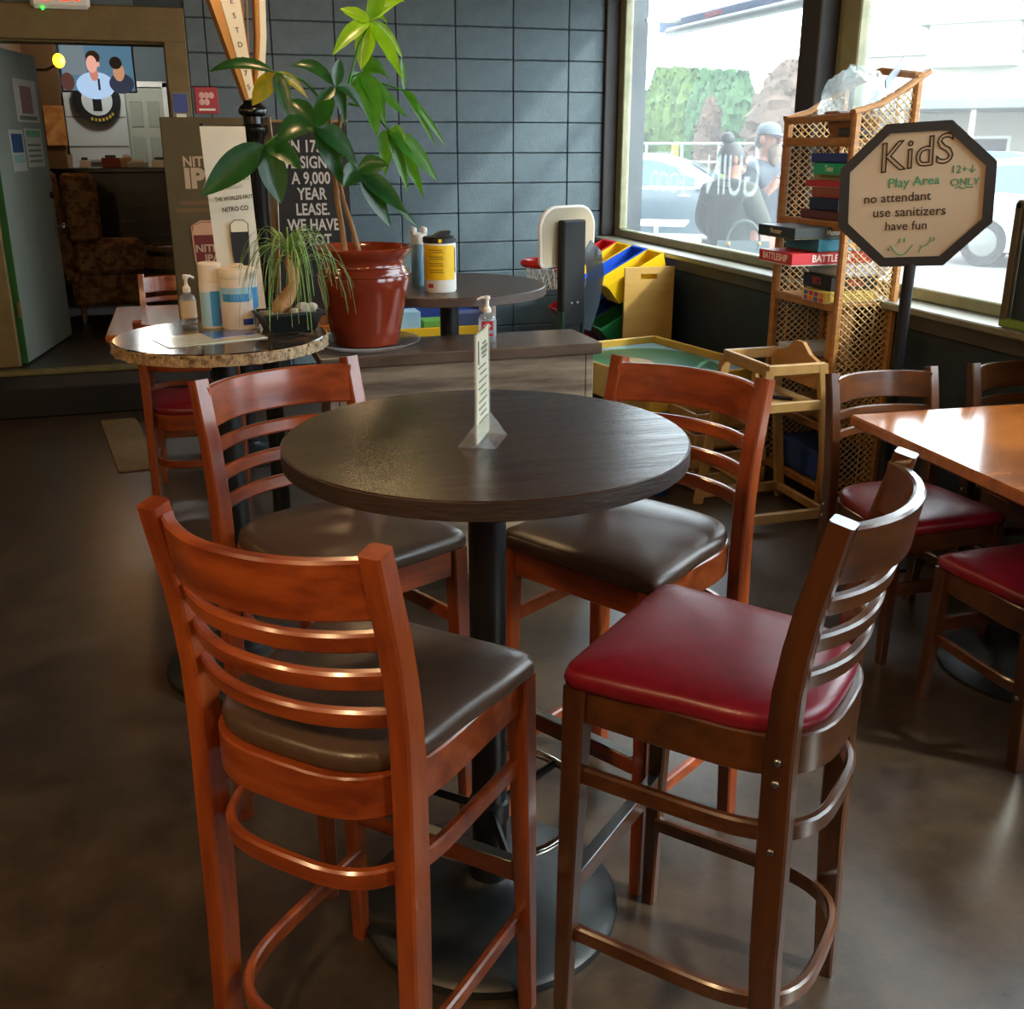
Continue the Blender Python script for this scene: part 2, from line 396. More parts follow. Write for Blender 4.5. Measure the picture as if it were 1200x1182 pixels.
chair('bar_stool', 'nearest mahogany ladder-back bar stool seen from behind, brown seat, left of the table base', .214, 1.512, 314.5, 'mb', group=G1)
chair('bar_stool', 'mahogany bar stool with brown seat between the round table and the marble table', .265, 2.198, 205.4, 'mb', group=G1)
chair('bar_stool', 'mahogany bar stool with shiny brown seat between round table and green play table', .892, 2.016, 121.3, 'mb', group=G1)
chair('bar_stool', 'dark walnut ladder-back bar stool with red vinyl seat at the front right', .823, 1.431, 41.2, 'wr', group=G1)

# ------------------------------------------------------------------ main round high table
M_TOP = mat('dark_laminate', '2c1d16', .27, col2='3c2a20', scale=(3, 30, 3), detail=6, bump=.12, spec=.45)
M_EDGE = mat('dark_edge_band', '241a16', .45, col2='352822', scale=(30, 30, 160), bump=.2)
def round_table(label, x, y, h, rad, base_r, top_m, edge_m, rot=0, ring=False, th=.036, rough_edge=False, name='round_table'):
    t = thing(name, label, 'table', (x, y, 0), rot)
    q = MB(); q.lathe([(rad - .02, h - .012), (rad - .001, h - .012), (rad, h - .004), (rad - .003, h), (.5 * rad, h + .0002), (.02, h + .0002)], 72); q.build('table_top', top_m, t)
    q = MB()
    if rough_edge:
        rings = []
        for k, z in enumerate((h - th, h - th * .66, h - th * .33, h - .003)):
            rings.append([((rad + .002 + .005 * math.sin(j * 2.3 + k) * math.sin(j * .7)) * math.cos(2 * PI * j / 96), (rad + .002 + .005 * math.sin(j * 2.3 + k) * math.sin(j * .7)) * math.sin(2 * PI * j / 96), z) for j in range(96)])
        q.loft(rings)
    else: q.lathe([(rad - .006, h - th), (rad + .001, h - th + .003), (rad + .001, h - .003), (rad - .002, h - .002)], 72)
    q.build('edge_band', edge_m, t)
    q = MB(); q.lathe([(.037, .06), (.037, h - th - .012), (.12, h - th - .01), (.12, h - th + .002)], 28); q.build('column', M_BLACK, t)
    q = MB(); q.lathe([(base_r, 0), (base_r + .002, .010), (base_r + .001, .020), (base_r - .012, .032), (.12, .058), (.06, .072), (.046, .085), (.043, .11), (.036, .112)], 56); q.build('base', mat('base_iron', '14181b', .42, col2='1b2023', scale=(30, 30, 30), bump=.1), t)
    if ring:
        z = .268; rr = .200
        q = MB(); q.tube([(rr * math.cos(2 * PI * i / 40), rr * math.sin(2 * PI * i / 40), z) for i in range(40)], .0095, 10, closed=True); q.build('foot_ring', M_CHROME, t)
        for k in range(3):
            a = R(25 + 120 * k); q = MB(); q.tube([(.03 * math.cos(a), .03 * math.sin(a), z - .02), (rr * math.cos(a), rr * math.sin(a), z)], .009, 8); q.build('ring_spoke', M_BLACK, t)
        q = MB(); q.lathe([(.037, z - .045), (.043, z - .04), (.043, z), (.037, z + .005)], 24); q.build('ring_collar', M_BLACK, t)
    return t
round_table('round dark wood high table with foot ring in the middle of the four stools', .504, 1.809, 1.073, .381, .278, M_TOP, M_EDGE, 0, True)
M_MARBLE = mat('brown_marble', '1e140d', .14, col2='8a7250', scale=(20, 14, 20), detail=12, lo=.47, hi=.75, coat=.1)
M_MARBLE_E = mat('marble_edge', '5a4028', .5, col2='b89c74', scale=(70, 70, 60), detail=6, lo=.35, hi=.65, bump=.5)
round_table('round high table with brown marble top holding bottles and the small palm', .066, 3.085, 1.07, .300, .255, M_MARBLE, M_MARBLE_E, .4, False, .034, True)
round_table('round dark brown high table by the block wall behind the planter box', .961, 3.98, 1.07, .381, .27, mat('brown_laminate', '3a2c25', .35, col2='46372e', scale=(3, 26, 3), bump=.06), mat('brown_edge', '4a3d36', .45, col2='554740', scale=(20, 20, 100)), 0)

# menu holder on the main table
M_ACRYL = glass_mat('clear_acrylic', (.97, .98, .98), .16, .12)
t = thing('menu_holder', 'clear acrylic menu holder with cream card standing on the round dark table', 'menu holder', (.487, 1.772, 1.0735), R(62))
q = MB(); q.prism([(-.036, 0), (.036, 0), (.005, .042), (-.005, .042)], -.05, .05, 'x'); q.build('base', M_ACRYL, t, smooth=False)
q = MB(); q.box((0, 0, .105), (.106, .006, .206), .001); q.build('sleeve', M_ACRYL, t, smooth=False)
q = MB(); q.box((0, 0, .105), (.098, .002, .198)); cd = q.build('menu_card', mat('menu_card_paper', 'd8d0b4', .6), t, smooth=False)
M_GREYINK = mat('grey_ink', '6a675a', .7)
for k, (x, z, wd, hh) in enumerate([(.012, .182, .03, .004), (.012, .174, .05, .006), (.012, .165, .045, .006), (.012, .157, .03, .004)] + [((-.006, .004, 0)[j % 3], .142 - .0125 * j, (.06, .05, .066)[j % 3], .003) for j in range(9)]):
    q = MB(); q.box((x, -.0013, z), (wd, .0008, hh)); q.build('print', M_GREYINK, cd, smooth=False)
q = MB(); q.box((-.034, -.0013, .17), (.007, .0008, .042)); q.build('print', M_INK, cd, smooth=False)

# ------------------------------------------------------------------ planter box and what stands on it
M_PLY = mat('weathered_plywood', '55483c', .5, col2='8f806e', scale=(3, 10, 26), detail=8, bump=.1)
t = thing('planter_box', 'grey-brown plywood planter box with thick top behind the round dark table', 'planter', (.88, 3.55, 0))
def part(name, c, d, m, p, bev=.003, rz=0, M=None): q = MB(); q.box(c, d, bev, M, rz); return q.build(name, m, p, smooth=False)
part('top', (0, 0, .90), (1.0, .31, .04), mat('box_top_wood', '4c3e34', .25, col2='6a5a4e', scale=(3, 14, 9), detail=7, bump=.08), t, .004)
part('front_panel', (0, -.125, .48), (.888, .02, .80), M_PLY, t)
part('back_panel', (0, .125, .48), (.888, .02, .80), M_PLY, t)
part('end_panel', (.46, 0, .48), (.03, .27, .80), M_PLY, t); part('end_panel', (-.46, 0, .48), (.03, .27, .80), M_PLY, t)
for x in (-.43, .43):
    for y in (-.1, .1):
        q = MB(); q.lathe([(.012, 0), (.028, .012), (.028, .05), (.012, .08)], 12, (x, y, 0)); q.build('foot', M_BLACKP, t)
# saucer
q = MB(); q.lathe([(.11, 0), (.14, .004), (.185, .022), (.187, .026), (.18, .025), (.14, .010), (.02, .008)], 40); o = q.build('saucer', glass_mat('clear_plastic_saucer', (.8, .8, .8), .25, .15), None, (.565, 3.575, .9205)); tag(o, 'clear plastic plant saucer under the glazed red-brown pot', 'saucer')
# money tree in its pot
PX, PY, PZ = .562, 3.57, .931
t = thing('potted_money_tree', 'leafy money tree in a glazed red-brown pot on the planter box', 'potted plant', (PX, PY, PZ))
q = MB(); q.lathe([(.10, 0), (.113, .006), (.128, .08), (.148, .18), (.157, .225), (.150, .258), (.141, .272), (.141, .288), (.147, .296), (.166, .318), (.168, .330), (.160, .334), (.148, .322), (.138, .30), (.135, .27), (.02, .262)], 48)
pot = q.build('pot', mat('terracotta_glaze', '702816', .13, col2='84321c', scale=(6, 6, 6), coat=.6), t)
for z in (.268, .243):
    q = MB(); r0 = .1425 if z > .26 else .1555; q.tube([(r0 * math.cos(2 * PI * i / 48), r0 * math.sin(2 * PI * i / 48), z) for i in range(48)], .0045, 8, closed=True); q.build('ridge', MATS['terracotta_glaze'], pot)
q = MB(); q.lathe([(.135, .27), (.1, .278), (.02, .28)], 24); q.build('soil', mat('soil', '2a1c12', .9, col2='4a3422', scale=(60, 60, 60), bump=.6), t)
M_TRUNK = mat('trunk_bark', '7a5a36', .7, col2='94714a', scale=(40, 40, 8), bump=.4)
def P3(px, py, dy=0):  # position in the plant's own plane (metres from the pot base)
    return Vector(((px - 430) * .00288 + (398 - py) * .00012, dy, (398 - py) * .00264))
for i, (pts, r0) in enumerate([([P3(405, 285, 0), P3(402, 250, .015), P3(397, 215, .02), P3(394, 180, .01), P3(398, 130, 0), P3(408, 85, 0)], .011),
                               ([P3(422, 285, -.01), P3(413, 250, -.015), P3(402, 215, -.02), P3(396, 180, -.015), P3(390, 140, -.02), P3(386, 100, -.02)], .009)]):
    q = MB(); q.tube(pts, [r0 * (1 - .08 * j) for j in range(len(pts))], 10); q.build('trunk', M_TRUNK, t)
def leaf_mat(name, c1, c2, tr):
    m = mat(name, c1, .32, col2=c2, scale=(30, 30, 30), coat=.2); nt = m.node_tree
    o = nt.nodes['Material Output']; b_ = nt.nodes['Principled BSDF']; tl = nt.nodes.new('ShaderNodeBsdfTranslucent'); mx = nt.nodes.new('ShaderNodeMixShader')
    tl.inputs[0].default_value = lin(tr); mx.inputs[0].default_value = .4; nt.links.new(b_.outputs[0], mx.inputs[1]); nt.links.new(tl.outputs[0], mx.inputs[2]); nt.links.new(mx.outputs[0], o.inputs[0]); return m
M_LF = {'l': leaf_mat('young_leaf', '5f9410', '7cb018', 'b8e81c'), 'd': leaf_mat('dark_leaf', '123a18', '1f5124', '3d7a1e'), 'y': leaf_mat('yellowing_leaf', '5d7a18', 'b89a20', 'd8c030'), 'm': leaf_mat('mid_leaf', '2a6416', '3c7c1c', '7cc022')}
def leaf(a, b_, wd, m, par, sag=.02, face_n=Vector((0, -1, .35))):
    a, b_ = Vector(a), Vector(b_); d = b_ - a; L = d.length; n = 9
    side = d.cross(face_n); side = side.normalized() if side.length > 1e-5 else Vector((1, 0, 0)); nn = side.cross(d).normalized()
    q = MB(); v = []; f = []
    for i in range(n + 1):
        s_ = i / n; c = a + d * s_ + Vector((0, 0, sag * 4 * s_ * (1 - s_))) - nn * 0
        wv = wd * (math.sin(PI * min(1, s_ ** .85 * .98 + .02)) ** .75) * (.55 + .75 * s_ if s_ < .6 else 1.0)
        wv = wd * max(.02, math.sin(PI * s_ ** .8) ** .8)
        rip = .06 * wd * math.sin(i * 2.4)
        v += [c - side * wv + nn * (wv * .28 + rip), c - side * wv * .5 + nn * wv * .10, c, c + side * wv * .5 + nn * wv * .10, c + side * wv + nn * (wv * .28 - rip)]
    for i in range(n):
        for j in range(4): f.append((i * 5 + j, i * 5 + j + 1, i * 5 + j + 6, i * 5 + j + 5))
    q.add(v, f); return q.build('leaf', M_LF[m], par, ang=80)
rnd = random.Random(3)
CL = [  # cluster centre px, stem start px, depth, kind, leaf tips px (each with width in px)
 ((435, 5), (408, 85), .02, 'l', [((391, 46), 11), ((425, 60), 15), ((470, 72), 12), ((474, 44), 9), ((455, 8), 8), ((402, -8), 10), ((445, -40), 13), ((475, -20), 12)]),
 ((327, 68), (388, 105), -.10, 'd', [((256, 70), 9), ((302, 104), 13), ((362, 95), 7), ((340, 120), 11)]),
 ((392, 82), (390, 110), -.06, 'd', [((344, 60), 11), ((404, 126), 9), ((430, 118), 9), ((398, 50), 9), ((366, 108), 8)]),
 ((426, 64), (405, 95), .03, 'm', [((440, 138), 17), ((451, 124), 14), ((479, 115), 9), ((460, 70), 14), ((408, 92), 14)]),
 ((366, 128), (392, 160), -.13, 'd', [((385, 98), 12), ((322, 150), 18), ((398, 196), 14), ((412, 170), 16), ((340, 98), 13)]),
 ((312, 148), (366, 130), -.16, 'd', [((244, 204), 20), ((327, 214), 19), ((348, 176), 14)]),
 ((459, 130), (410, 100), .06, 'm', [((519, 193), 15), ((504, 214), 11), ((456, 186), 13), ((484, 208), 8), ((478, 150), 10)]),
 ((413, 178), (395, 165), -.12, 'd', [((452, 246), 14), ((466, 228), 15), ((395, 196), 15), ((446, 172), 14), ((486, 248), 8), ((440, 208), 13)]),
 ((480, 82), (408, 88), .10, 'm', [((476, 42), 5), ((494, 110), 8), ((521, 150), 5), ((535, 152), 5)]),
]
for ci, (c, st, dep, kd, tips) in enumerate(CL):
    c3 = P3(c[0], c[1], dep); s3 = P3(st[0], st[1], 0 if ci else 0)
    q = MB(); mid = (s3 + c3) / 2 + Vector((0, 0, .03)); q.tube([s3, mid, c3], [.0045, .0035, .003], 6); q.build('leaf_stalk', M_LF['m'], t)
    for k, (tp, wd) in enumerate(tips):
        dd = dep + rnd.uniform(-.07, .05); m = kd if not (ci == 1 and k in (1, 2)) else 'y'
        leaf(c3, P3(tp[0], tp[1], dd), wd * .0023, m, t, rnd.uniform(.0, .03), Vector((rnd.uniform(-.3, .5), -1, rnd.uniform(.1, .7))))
# pump bottle helper
def pump_bottle(label, x, y, z, h, r, body_m, lab_m, lab2=None, rz=0, flat=.7):
    t = thing('sanitizer_bottle', label, 'bottle', (x, y, z), rz)
    def ring(rr, zz): return [(rr * sup(math.cos(2 * PI * j / 24), .7), flat * rr * sup(math.sin(2 * PI * j / 24), .7), zz) for j in range(24)]
    hb = h * .62
    q = MB(); q.loft([ring(r * .9, 0), ring(r, .006), ring(r, hb * .82), ring(r * .9, hb * .92), ring(r * .42, hb), ring(r * .42, hb + .006)]); bo = q.build('bottle_body', body_m, t)
    q = MB(); q.loft([ring(r * 1.012, hb * .22), ring(r * 1.012, hb * .78)], False, False); lb = q.build('label_wrap', lab_m, bo)
    if lab2:
        q = MB(); q.box((0, -r * flat * 1.03, hb * .60), (r * 1.3, .001, hb * .30)); q.build('label_print', lab2, lb, smooth=False)
        q = MB(); q.box((0, -r * flat * 1.03, hb * .28), (r * 1.3, .001, hb * .10)); q.build('label_print', lab2, lb, smooth=False)
        for zz, ww in ((.66, .5), (.60, .9), (.54, .6)):
            q = MB(); q.box((0, -r * flat * 1.03 - .001, hb * zz), (r * ww, .001, hb * .03)); q.build('label_print', M_WHITE, lb, smooth=False)
    q = MB(); q.lathe([(r * .48, hb + .004), (r * .48, hb + .018), (r * .3, hb + .022), (r * .2, hb + .03), (r * .2, h - .016), (r * .34, h - .012), (r * .36, h - .002), (r * .2, h)], 16); pm = q.build('pump', M_WHITE, t)
    q = MB(); q.tube([(0, 0, h - .008), (-r * .6, -.004, h - .006), (-r * 1.15, -.008, h - .013)], [.005, .0045, .0035], 8); q.build('spout', M_WHITE, pm)
    return t
M_CLEAR = glass_mat('clear_bottle', (.93, .95, .95), .22, .14)
pump_bottle('clear pump bottle with red label on the planter box top', .991, 3.53, .9205, .165, .031, M_CLEAR, glass_mat('clear_label', (.95, .95, .95), .35, .1), mat('red_label', 'b0152a', .5), R(-18))

# ------------------------------------------------------------------ things on the marble table
ZM = 1.0705
pump_bottle('small clear pump bottle with pale label at the back of the marble table', -.02, 3.30, ZM, .15, .024, M_CLEAR, mat('pale_label', 'c9b79c', .6), None, R(200))
def canister(name, label, cat, x, y, z, r, h, mats, bands, capped, rz=0):
    t = thing(name, label, cat, (x, y, z), rz)
    q = MB(); q.lathe([(r * .94, 0), (r, .006), (r, h - .004), (r * .97, h)], 36); bo = q.build('can_body', mats[0], t)
    for (z0, z1, a0, a1, m) in bands:
        q = MB(); n = 18; k = r * 1.006
        v = []; f = []
        for i in range(n + 1):
            a = R(a0 + (a1 - a0) * i / n); v += [(k * math.cos(a), k * math.sin(a), z0 * h), (k * math.cos(a), k * math.sin(a), z1 * h)]
        for i in range(n): f.append((2 * i, 2 * i + 2, 2 * i + 3, 2 * i + 1))
        q.add(v, f); q.build('label_band', m, bo, ang=60)
    capped(t); return t
M_LBLUE = mat('label_blue', '3a8fd0', .45); M_LNAVY = mat('label_navy', '23409a', .45); M_LSKY = mat('label_sky', '9ccbe6', .45); M_LYEL = mat('label_yellow', 'f2c400', .45); M_LPALE = mat('label_pale', 'd8d2c8', .5); M_LPUR = mat('label_purple', '6a5aa8', .45)
def cap_a(t): q = MB(); q.lathe([(.0315, .137), (.0335, .139), (.0335, .188), (.030, .192), (.02, .192)], 30); q.build('cap', mat('cream_cap', 'e4d8c8', .45), t)
canister('wipes_canister', 'slim white and blue wipes canister beside the small pump bottle', 'canister', .050, 3.225, ZM, .034, .138, [M_LPALE],
         [(.05, .78, 200, 262, M_LSKY), (.05, .80, 262, 330, M_LBLUE), (.78, .98, 180, 360, mat('label_white', 'e6e0dc', .5)), (.1, .45, 300, 335, M_LPUR)], cap_a)
def cap_b(t):
    q = MB(); q.lathe([(.0555, .150), (.057, .152), (.057, .172), (.052, .178), (.02, .180)], 36); c_ = q.build('lid', mat('cream_cap', 'e4d8c8', .45), t)
    q = MB(); q.box((.0, 0, .184), (.04, .03, .010), .004); q.build('lid_flap', MATS['cream_cap'], c_)
canister('wipes_canister', 'wide white wipes canister with blue and yellow label on the marble table', 'canister', .128, 3.19, ZM, .055, .152, [mat('canister_white', 'd9cfc4', .45)],
         [(.60, .82, 180, 345, M_LSKY), (.55, .70, 210, 300, M_LBLUE), (.08, .80, 312, 350, M_LBLUE), (.08, .40, 318, 352, M_LYEL), (.10, .22, 275, 308, M_LNAVY)], cap_b)
# flyer
t = thing('flyer_sheet', 'laminated pale flyer with a blue half lying on the marble table', 'flyer', (.03, 3.03, ZM), R(18))
part('sheet', (0, 0, .0012), (.28, .17, .0018), mat('laminate_paper', 'c9c8b0', .15, coat=.6), t, 0)
part('printed_panel', (.07, .03, .0024), (.13, .105, .0005), mat('flyer_blue', '3f5aa8', .2, coat=.5), t, 0)
for k in range(6): part('print', (-.075, .055 - .022 * k, .0024), (.10, .006, .0005), mat('flyer_grey', '8f9488', .4), t, 0)
# ponytail palm
BX, BY = .262, 3.115
t = thing('ponytail_palm', 'small ponytail palm bonsai in a black tray on the marble table', 'potted plant', (BX, BY, ZM), R(12))
def trap(w0, d0, w1, d1, z0, z1): return [[(-w0, -d0, z0), (w0, -d0, z0), (w0, d0, z0), (-w0, d0, z0)], [(-w1, -d1, z1), (w1, -d1, z1), (w1, d1, z1), (-w1, d1, z1)]]
q = MB(); a_ = trap(.066, .045, .086, .06, 0, .05); b2 = trap(.094, .068, .094, .068, .05, .057); c2 = trap(.085, .06, .08, .055, .057, .046)
q.loft(a_ + b2 + [c2[0], c2[1]]); q.build('tray_pot', mat('black_glaze', '14171a', .3), t, smooth=False)
q = MB(); q.box((0, 0, .049), (.15, .10, .012), .004); q.build('gravel', mat('gravel', '6a6258', .9, col2='a39a8c', scale=(90, 90, 90), bump=.8), t)
for c, r in (((.035, -.035, .066), (.024, .018, .017)), ((.066, -.02, .064), (.02, .018, .014)), ((.005, -.045, .060), (.014, .012, .01))):
    q = MB(); q.ell(c, r, 9, 6); q.build('stone', mat('stone', '8d857a', .85, col2='b0a898', scale=(50, 50, 50), bump=.5), t, ang=20)
q = MB(); q.tube([(-.045, 0, .052), (-.03, 0, .062), (-.012, 0, .08), (.008, 0, .105), (.02, 0, .135), (.018, 0, .165), (.012, 0, .195), (.016, 0, .22)], [.006, .024, .027, .021, .014, .013, .014, .009], 12); q.build('trunk', mat('caudex_bark', '8a6238', .7, col2='b08a5c', scale=(60, 60, 14), bump=.5), t)
q = MB(); q.tube([(.02, 0, .11), (.034, .004, .15), (.033, .004, .18)], [.012, .009, .006], 8); q.build('trunk', MATS['caudex_bark'], t)
q = MB(); rp = random.Random(11)
for i in range(72):
    a = rp.uniform(0, 2 * PI); o0 = Vector((.014, 0, .215)) if i % 3 else Vector((.033, .004, .18)); ln = rp.uniform(.11, .20); up = rp.uniform(.03, .10); dr = rp.uniform(.03, .20)
    P = []
    for k in range(9):
        s_ = k / 8; r_ = ln * (1 - (1 - s_) ** 1.5) * .9; P.append(o0 + Vector((r_ * math.cos(a), r_ * math.sin(a), up * math.sin(PI * s_ ** .8) - dr * s_ ** 2.2)))
        P[-1].z = max(P[-1].z, .008)
    q.sweep(P, [.0058 * (1 - .75 * k / 8) for k in range(9)], .0009, bev=.0001)
o = q.build('grass_foliage', mat('strand_leaf', '48702c', .5, col2='80a050', scale=(20, 20, 20)), t); o['kind'] = 'stuff'

# ------------------------------------------------------------------ things on the back table
def cap_c(t):
    q = MB(); q.lathe([(.060, .178), (.062, .18), (.062, .196), (.058, .2), (.02, .2)], 36); c_ = q.build('lid', M_BLACKP, t)
    q = MB(); q.prism([(-.03, 0), (.03, .006), (.035, .02), (-.005, .018)], -.02, .02, 'y', Matrix.Translation((.005, 0, .2))); q.build('lid_flap', M_BLACKP, c_)
    q = MB(); q.box((-.012, -.0625, .188), (.012, .002, .012)); q.build('lid_mark', M_LYEL, c_, smooth=False)
cn = canister('wipes_canister', 'white wipes canister with yellow label and black lid on the back table', 'canister', .885, 3.80, 1.0705, .060, .180, [M_WHITE],
         [(.26, .95, 188, 318, M_LYEL), (.4, .9, 319, 326, M_INK), (.10, .18, 210, 232, mat('flag_red', 'b04048', .5))], cap_c)
for k in range(11):
    a = R(243 + (k % 3) * 3); zz = .155 - .008 * k
    if k in (2, 5, 8): continue
    q = MB(); q.box((.0607 * math.cos(a), .0607 * math.sin(a), zz), (.05, .0012, .003), 0, None, a + PI / 2); q.build('label_print', mat('label_text', '8a7320', .6), cn, smooth=False)
t = thing('spray_bottle', 'tall blue spray can with white notched cap behind the yellow-labelled canister', 'bottle', (.845, 3.98, 1.0705))
q = MB(); q.lathe([(.028, 0), (.03, .004), (.03, .15), (.024, .165)], 28); q.build('can_body', mat('spray_blue', '5f86a0', .35, col2='8fb0c2', scale=(30, 30, 10)), t)
q = MB(); q.lathe([(.031, .158), (.032, .16), (.032, .195)], 28, cap1=False); q.build('cap', M_WHITE, t)
for sx in (-1, 1):
    q = MB(); q.box((sx * .020, 0, .207), (.022, .044, .03), .006); q.build('cap_prong', M_WHITE, t)
q = MB(); q.box((0, 0, .196), (.05, .044, .01), .003); q.build('cap_top', M_WHITE, t)

# ------------------------------------------------------------------ octagon notice sign
t = thing('octagon_sign', 'octagonal kids play area notice in black frame on a black post', 'sign', (2.56, 3.31, 0), R(-36))
oc = lambda r, a0=R(22.5): [(r * .95 * math.cos(a0 + PI / 4 * i), r * .91 * math.sin(a0 + PI / 4 * i)) for i in range(8)]
SC = 1.415
MS = Matrix.Translation((0, 0, SC)) @ Matrix.Rotation(R(-3.5), 4, 'Y')
q = MB(); q.prism(oc(.272), -.006, .006, 'y', MS); q.build('board', mat('whiteboard', 'c3ae94', .25, coat=.3), t, smooth=False)
q = MB(); n = 8; ro, ri = oc(.302), oc(.262)
rings = []
for i in range(8):
    rings.append([(ro[i][0], -.016, ro[i][1]), (ri[i][0], -.016, ri[i][1]), (ri[i][0], .016, ri[i][1]), (ro[i][0], .016, ro[i][1])])
q.loft(rings, closed=True, M=MS); q.build('frame', mat('frame_black', '17181c', .5), t, smooth=False)
q = MB(); q.tube([(.012, 0, SC - .245), (.0, 0, .03)], .022, 14); q.build('post', M_BLACKP, t)
q = MB(); q.lathe([(.2, 0), (.2, .012), (.16, .03), (.03, .045)], 28); q.build('base', M_BLACKP, t)
M_GREEN = mat('green_marker', '1f8a66', .6)
MT = lambda x, z, roll=0: MS @ Matrix.Translation((x, -.0075, z)) @ Matrix.Rotation(PI / 2, 4, 'X') @ Matrix.Rotation(roll, 4, 'Z')
text('lettering', 'KidS', .145, M_INK, t, MT(-.008, .142, R(6)), outline=.0024, shear=.12, sx=.95)
text('lettering', 'Play Area', .046, M_GREEN, t, MT(-.008, .048, R(2)), bold=.006, shear=.05)
text('lettering', 'no attendant', .045, M_INK, t, MT(-.062, -.006, R(1)), bold=.006, sx=1.0)
text('lettering', 'use sanitizers', .047, M_INK, t, MT(-.018, -.058, 0), bold=.004)
text('lettering', 'have fun', .044, M_INK, t, MT(-.026, -.108, 0), bold=.004)
text('lettering', '12+\u2193', .036, M_GREEN, t, MT(.158, .082, R(-2)), bold=.003)
text('lettering', 'ONLY', .036, M_GREEN, t, MT(.165, .038, 0), bold=.003)
def stroke(pts, r=.0018, m=M_GREEN):
    q = MB(); q.tube([(x - .022, -.0075, z - .012) for x, z in pts], r, 5, M=MS); return q.build('drawing', m, t)
stroke([(.155, .030), (.168, .036), (.182, .028), (.195, .034), (.215, .032)])
stroke([(-.055 + .078 * k / 10 + .0, -.165 - .036 * math.sin(PI * k / 10)) for k in range(11)])
stroke([(-.022, -.140), (-.022, -.155)], .0025); stroke([(-.006, -.140), (-.006, -.155)], .0025)
stroke([(.045, -.195), (.052, -.175), (.07, -.168)]); stroke([(.052, -.175), (.050, -.166)]); stroke([(.07, -.168), (.085, -.150), (.082, -.140)]); stroke([(-.066, -.182), (-.06, -.176), (-.056, -.184)])
stroke([(.09, -.155), (.098, -.145), (.092, -.138)]); stroke([(-.013, -.21), (-.013, -.216)])

# ------------------------------------------------------------------ dining table at the window with its chairs
M_ORW = mat('honey_wood', '8e4d1e', .18, col2='a8632a', scale=(3, 20, 3), detail=7, coat=.6)
t = thing('dining_table', 'honey-brown wooden dining table at the window on the right', 'table', (2.44, 2.335, 0), R(-3.5))
part('table_top', (0, 0, .742), (.93, .84, .036), M_ORW, t, .006)
q = MB(); q.lathe([(.04, .03), (.04, .70), (.12, .71), (.12, .724)], 20); q.build('column', M_BLACK, t)
q = MB(); q.lathe([(.27, 0), (.27, .012), (.24, .022), (.06, .05), (.04, .07)], 36); q.build('base', MATS['base_iron'], t)
G2 = 'dining chairs at the window table'
chair('dining_chair', 'dark walnut dining chair with red seat between wicker shelf and honey-brown table', 2.215, 2.70, 180, 'wr', True, G2)
chair('dining_chair', 'dark walnut dining chair behind the table beside the framed board, cut by the picture edge', 2.785, 2.70, 180, 'wr', True, G2)
chair('dining_chair', 'dining chair with dark red seat pushed under the near side of the table', 2.19, 2.075, 0, 'wr', True, G2)
# low table and chairs on the left, beside the doorway
t = thing('dining_table', 'wooden dining table behind the marble table near the doorway', 'table', (.22, 5.53, 0))
part('table_top', (0, 0, .735), (1.26, .92, .035), M_ORW, t, .006)
q = MB(); q.lathe([(.04, .03), (.04, .70), (.12, .70), (.12, .718)], 20); q.build('column', M_BLACK, t)
q = MB(); q.lathe([(.27, 0), (.27, .012), (.24, .022), (.06, .05), (.04, .07)], 36); q.build('base', MATS['base_iron'], t)
chair('dining_chair', 'red-seated wooden chair under the left side of the marble table', -.035, 4.93, -4, 'mr', True, 'chairs near the doorway')
chair('dining_chair', 'wooden chair beyond the far dining table below the doorway step', -.10, 6.25, 178, 'mr', True, 'chairs near the doorway')
o = part('cardboard_sheet', (0, 0, 0), (.20, 1.10, .012), mat('tan_board', '7d6440', .7, col2='8a7048', scale=(20, 20, 20)), None, .002); o.location = (-.43, 5.93, .0065); o.rotation_euler = (0, 0, R(8)); tag(o, 'tan board lying on the floor below the doorway step', 'board')

# ------------------------------------------------------------------ wicker shelf and board games
M_WICK = mat('wicker_frame', '8a5a28', .5, col2='a06e36', scale=(14, 14, 50), bump=.5)
M_CANE = mat('cane', 'c4a270', .5, col2='b08c58', scale=(40, 40, 40))
SX0, SX1, SY0, SY1 = 2.62, 2.93, 3.815, 4.36
t = thing('wicker_shelf', 'tall open wicker shelf full of board games in front of the window', 'shelf', (0, 0, 0))
for (x, y, zt) in ((SX0 + .018, SY0 + .018, 1.715), (SX0 + .018, SY1 - .018, 1.70), (SX1 - .015, SY0 + .018, 1.86), (SX1 - .015, SY1 - .018, 1.84)):
    part('post', (x, y, zt / 2), (.034, .034, zt), M_WICK, t, .008)
for i, z in enumerate((.12, .40, .67, .935, 1.275, 1.615)):
    sh = part('shelf_board', ((SX0 + SX1) / 2, (SY0 + SY1) / 2, z - .008), (SX1 - SX0 - .02, SY1 - SY0 - .06, .014), M_WICK, t, .003)
    part('shelf_rail', (SX0 + .012, (SY0 + SY1) / 2, z - .014), (.022, SY1 - SY0 - .06, .038), M_WICK, t, .006)
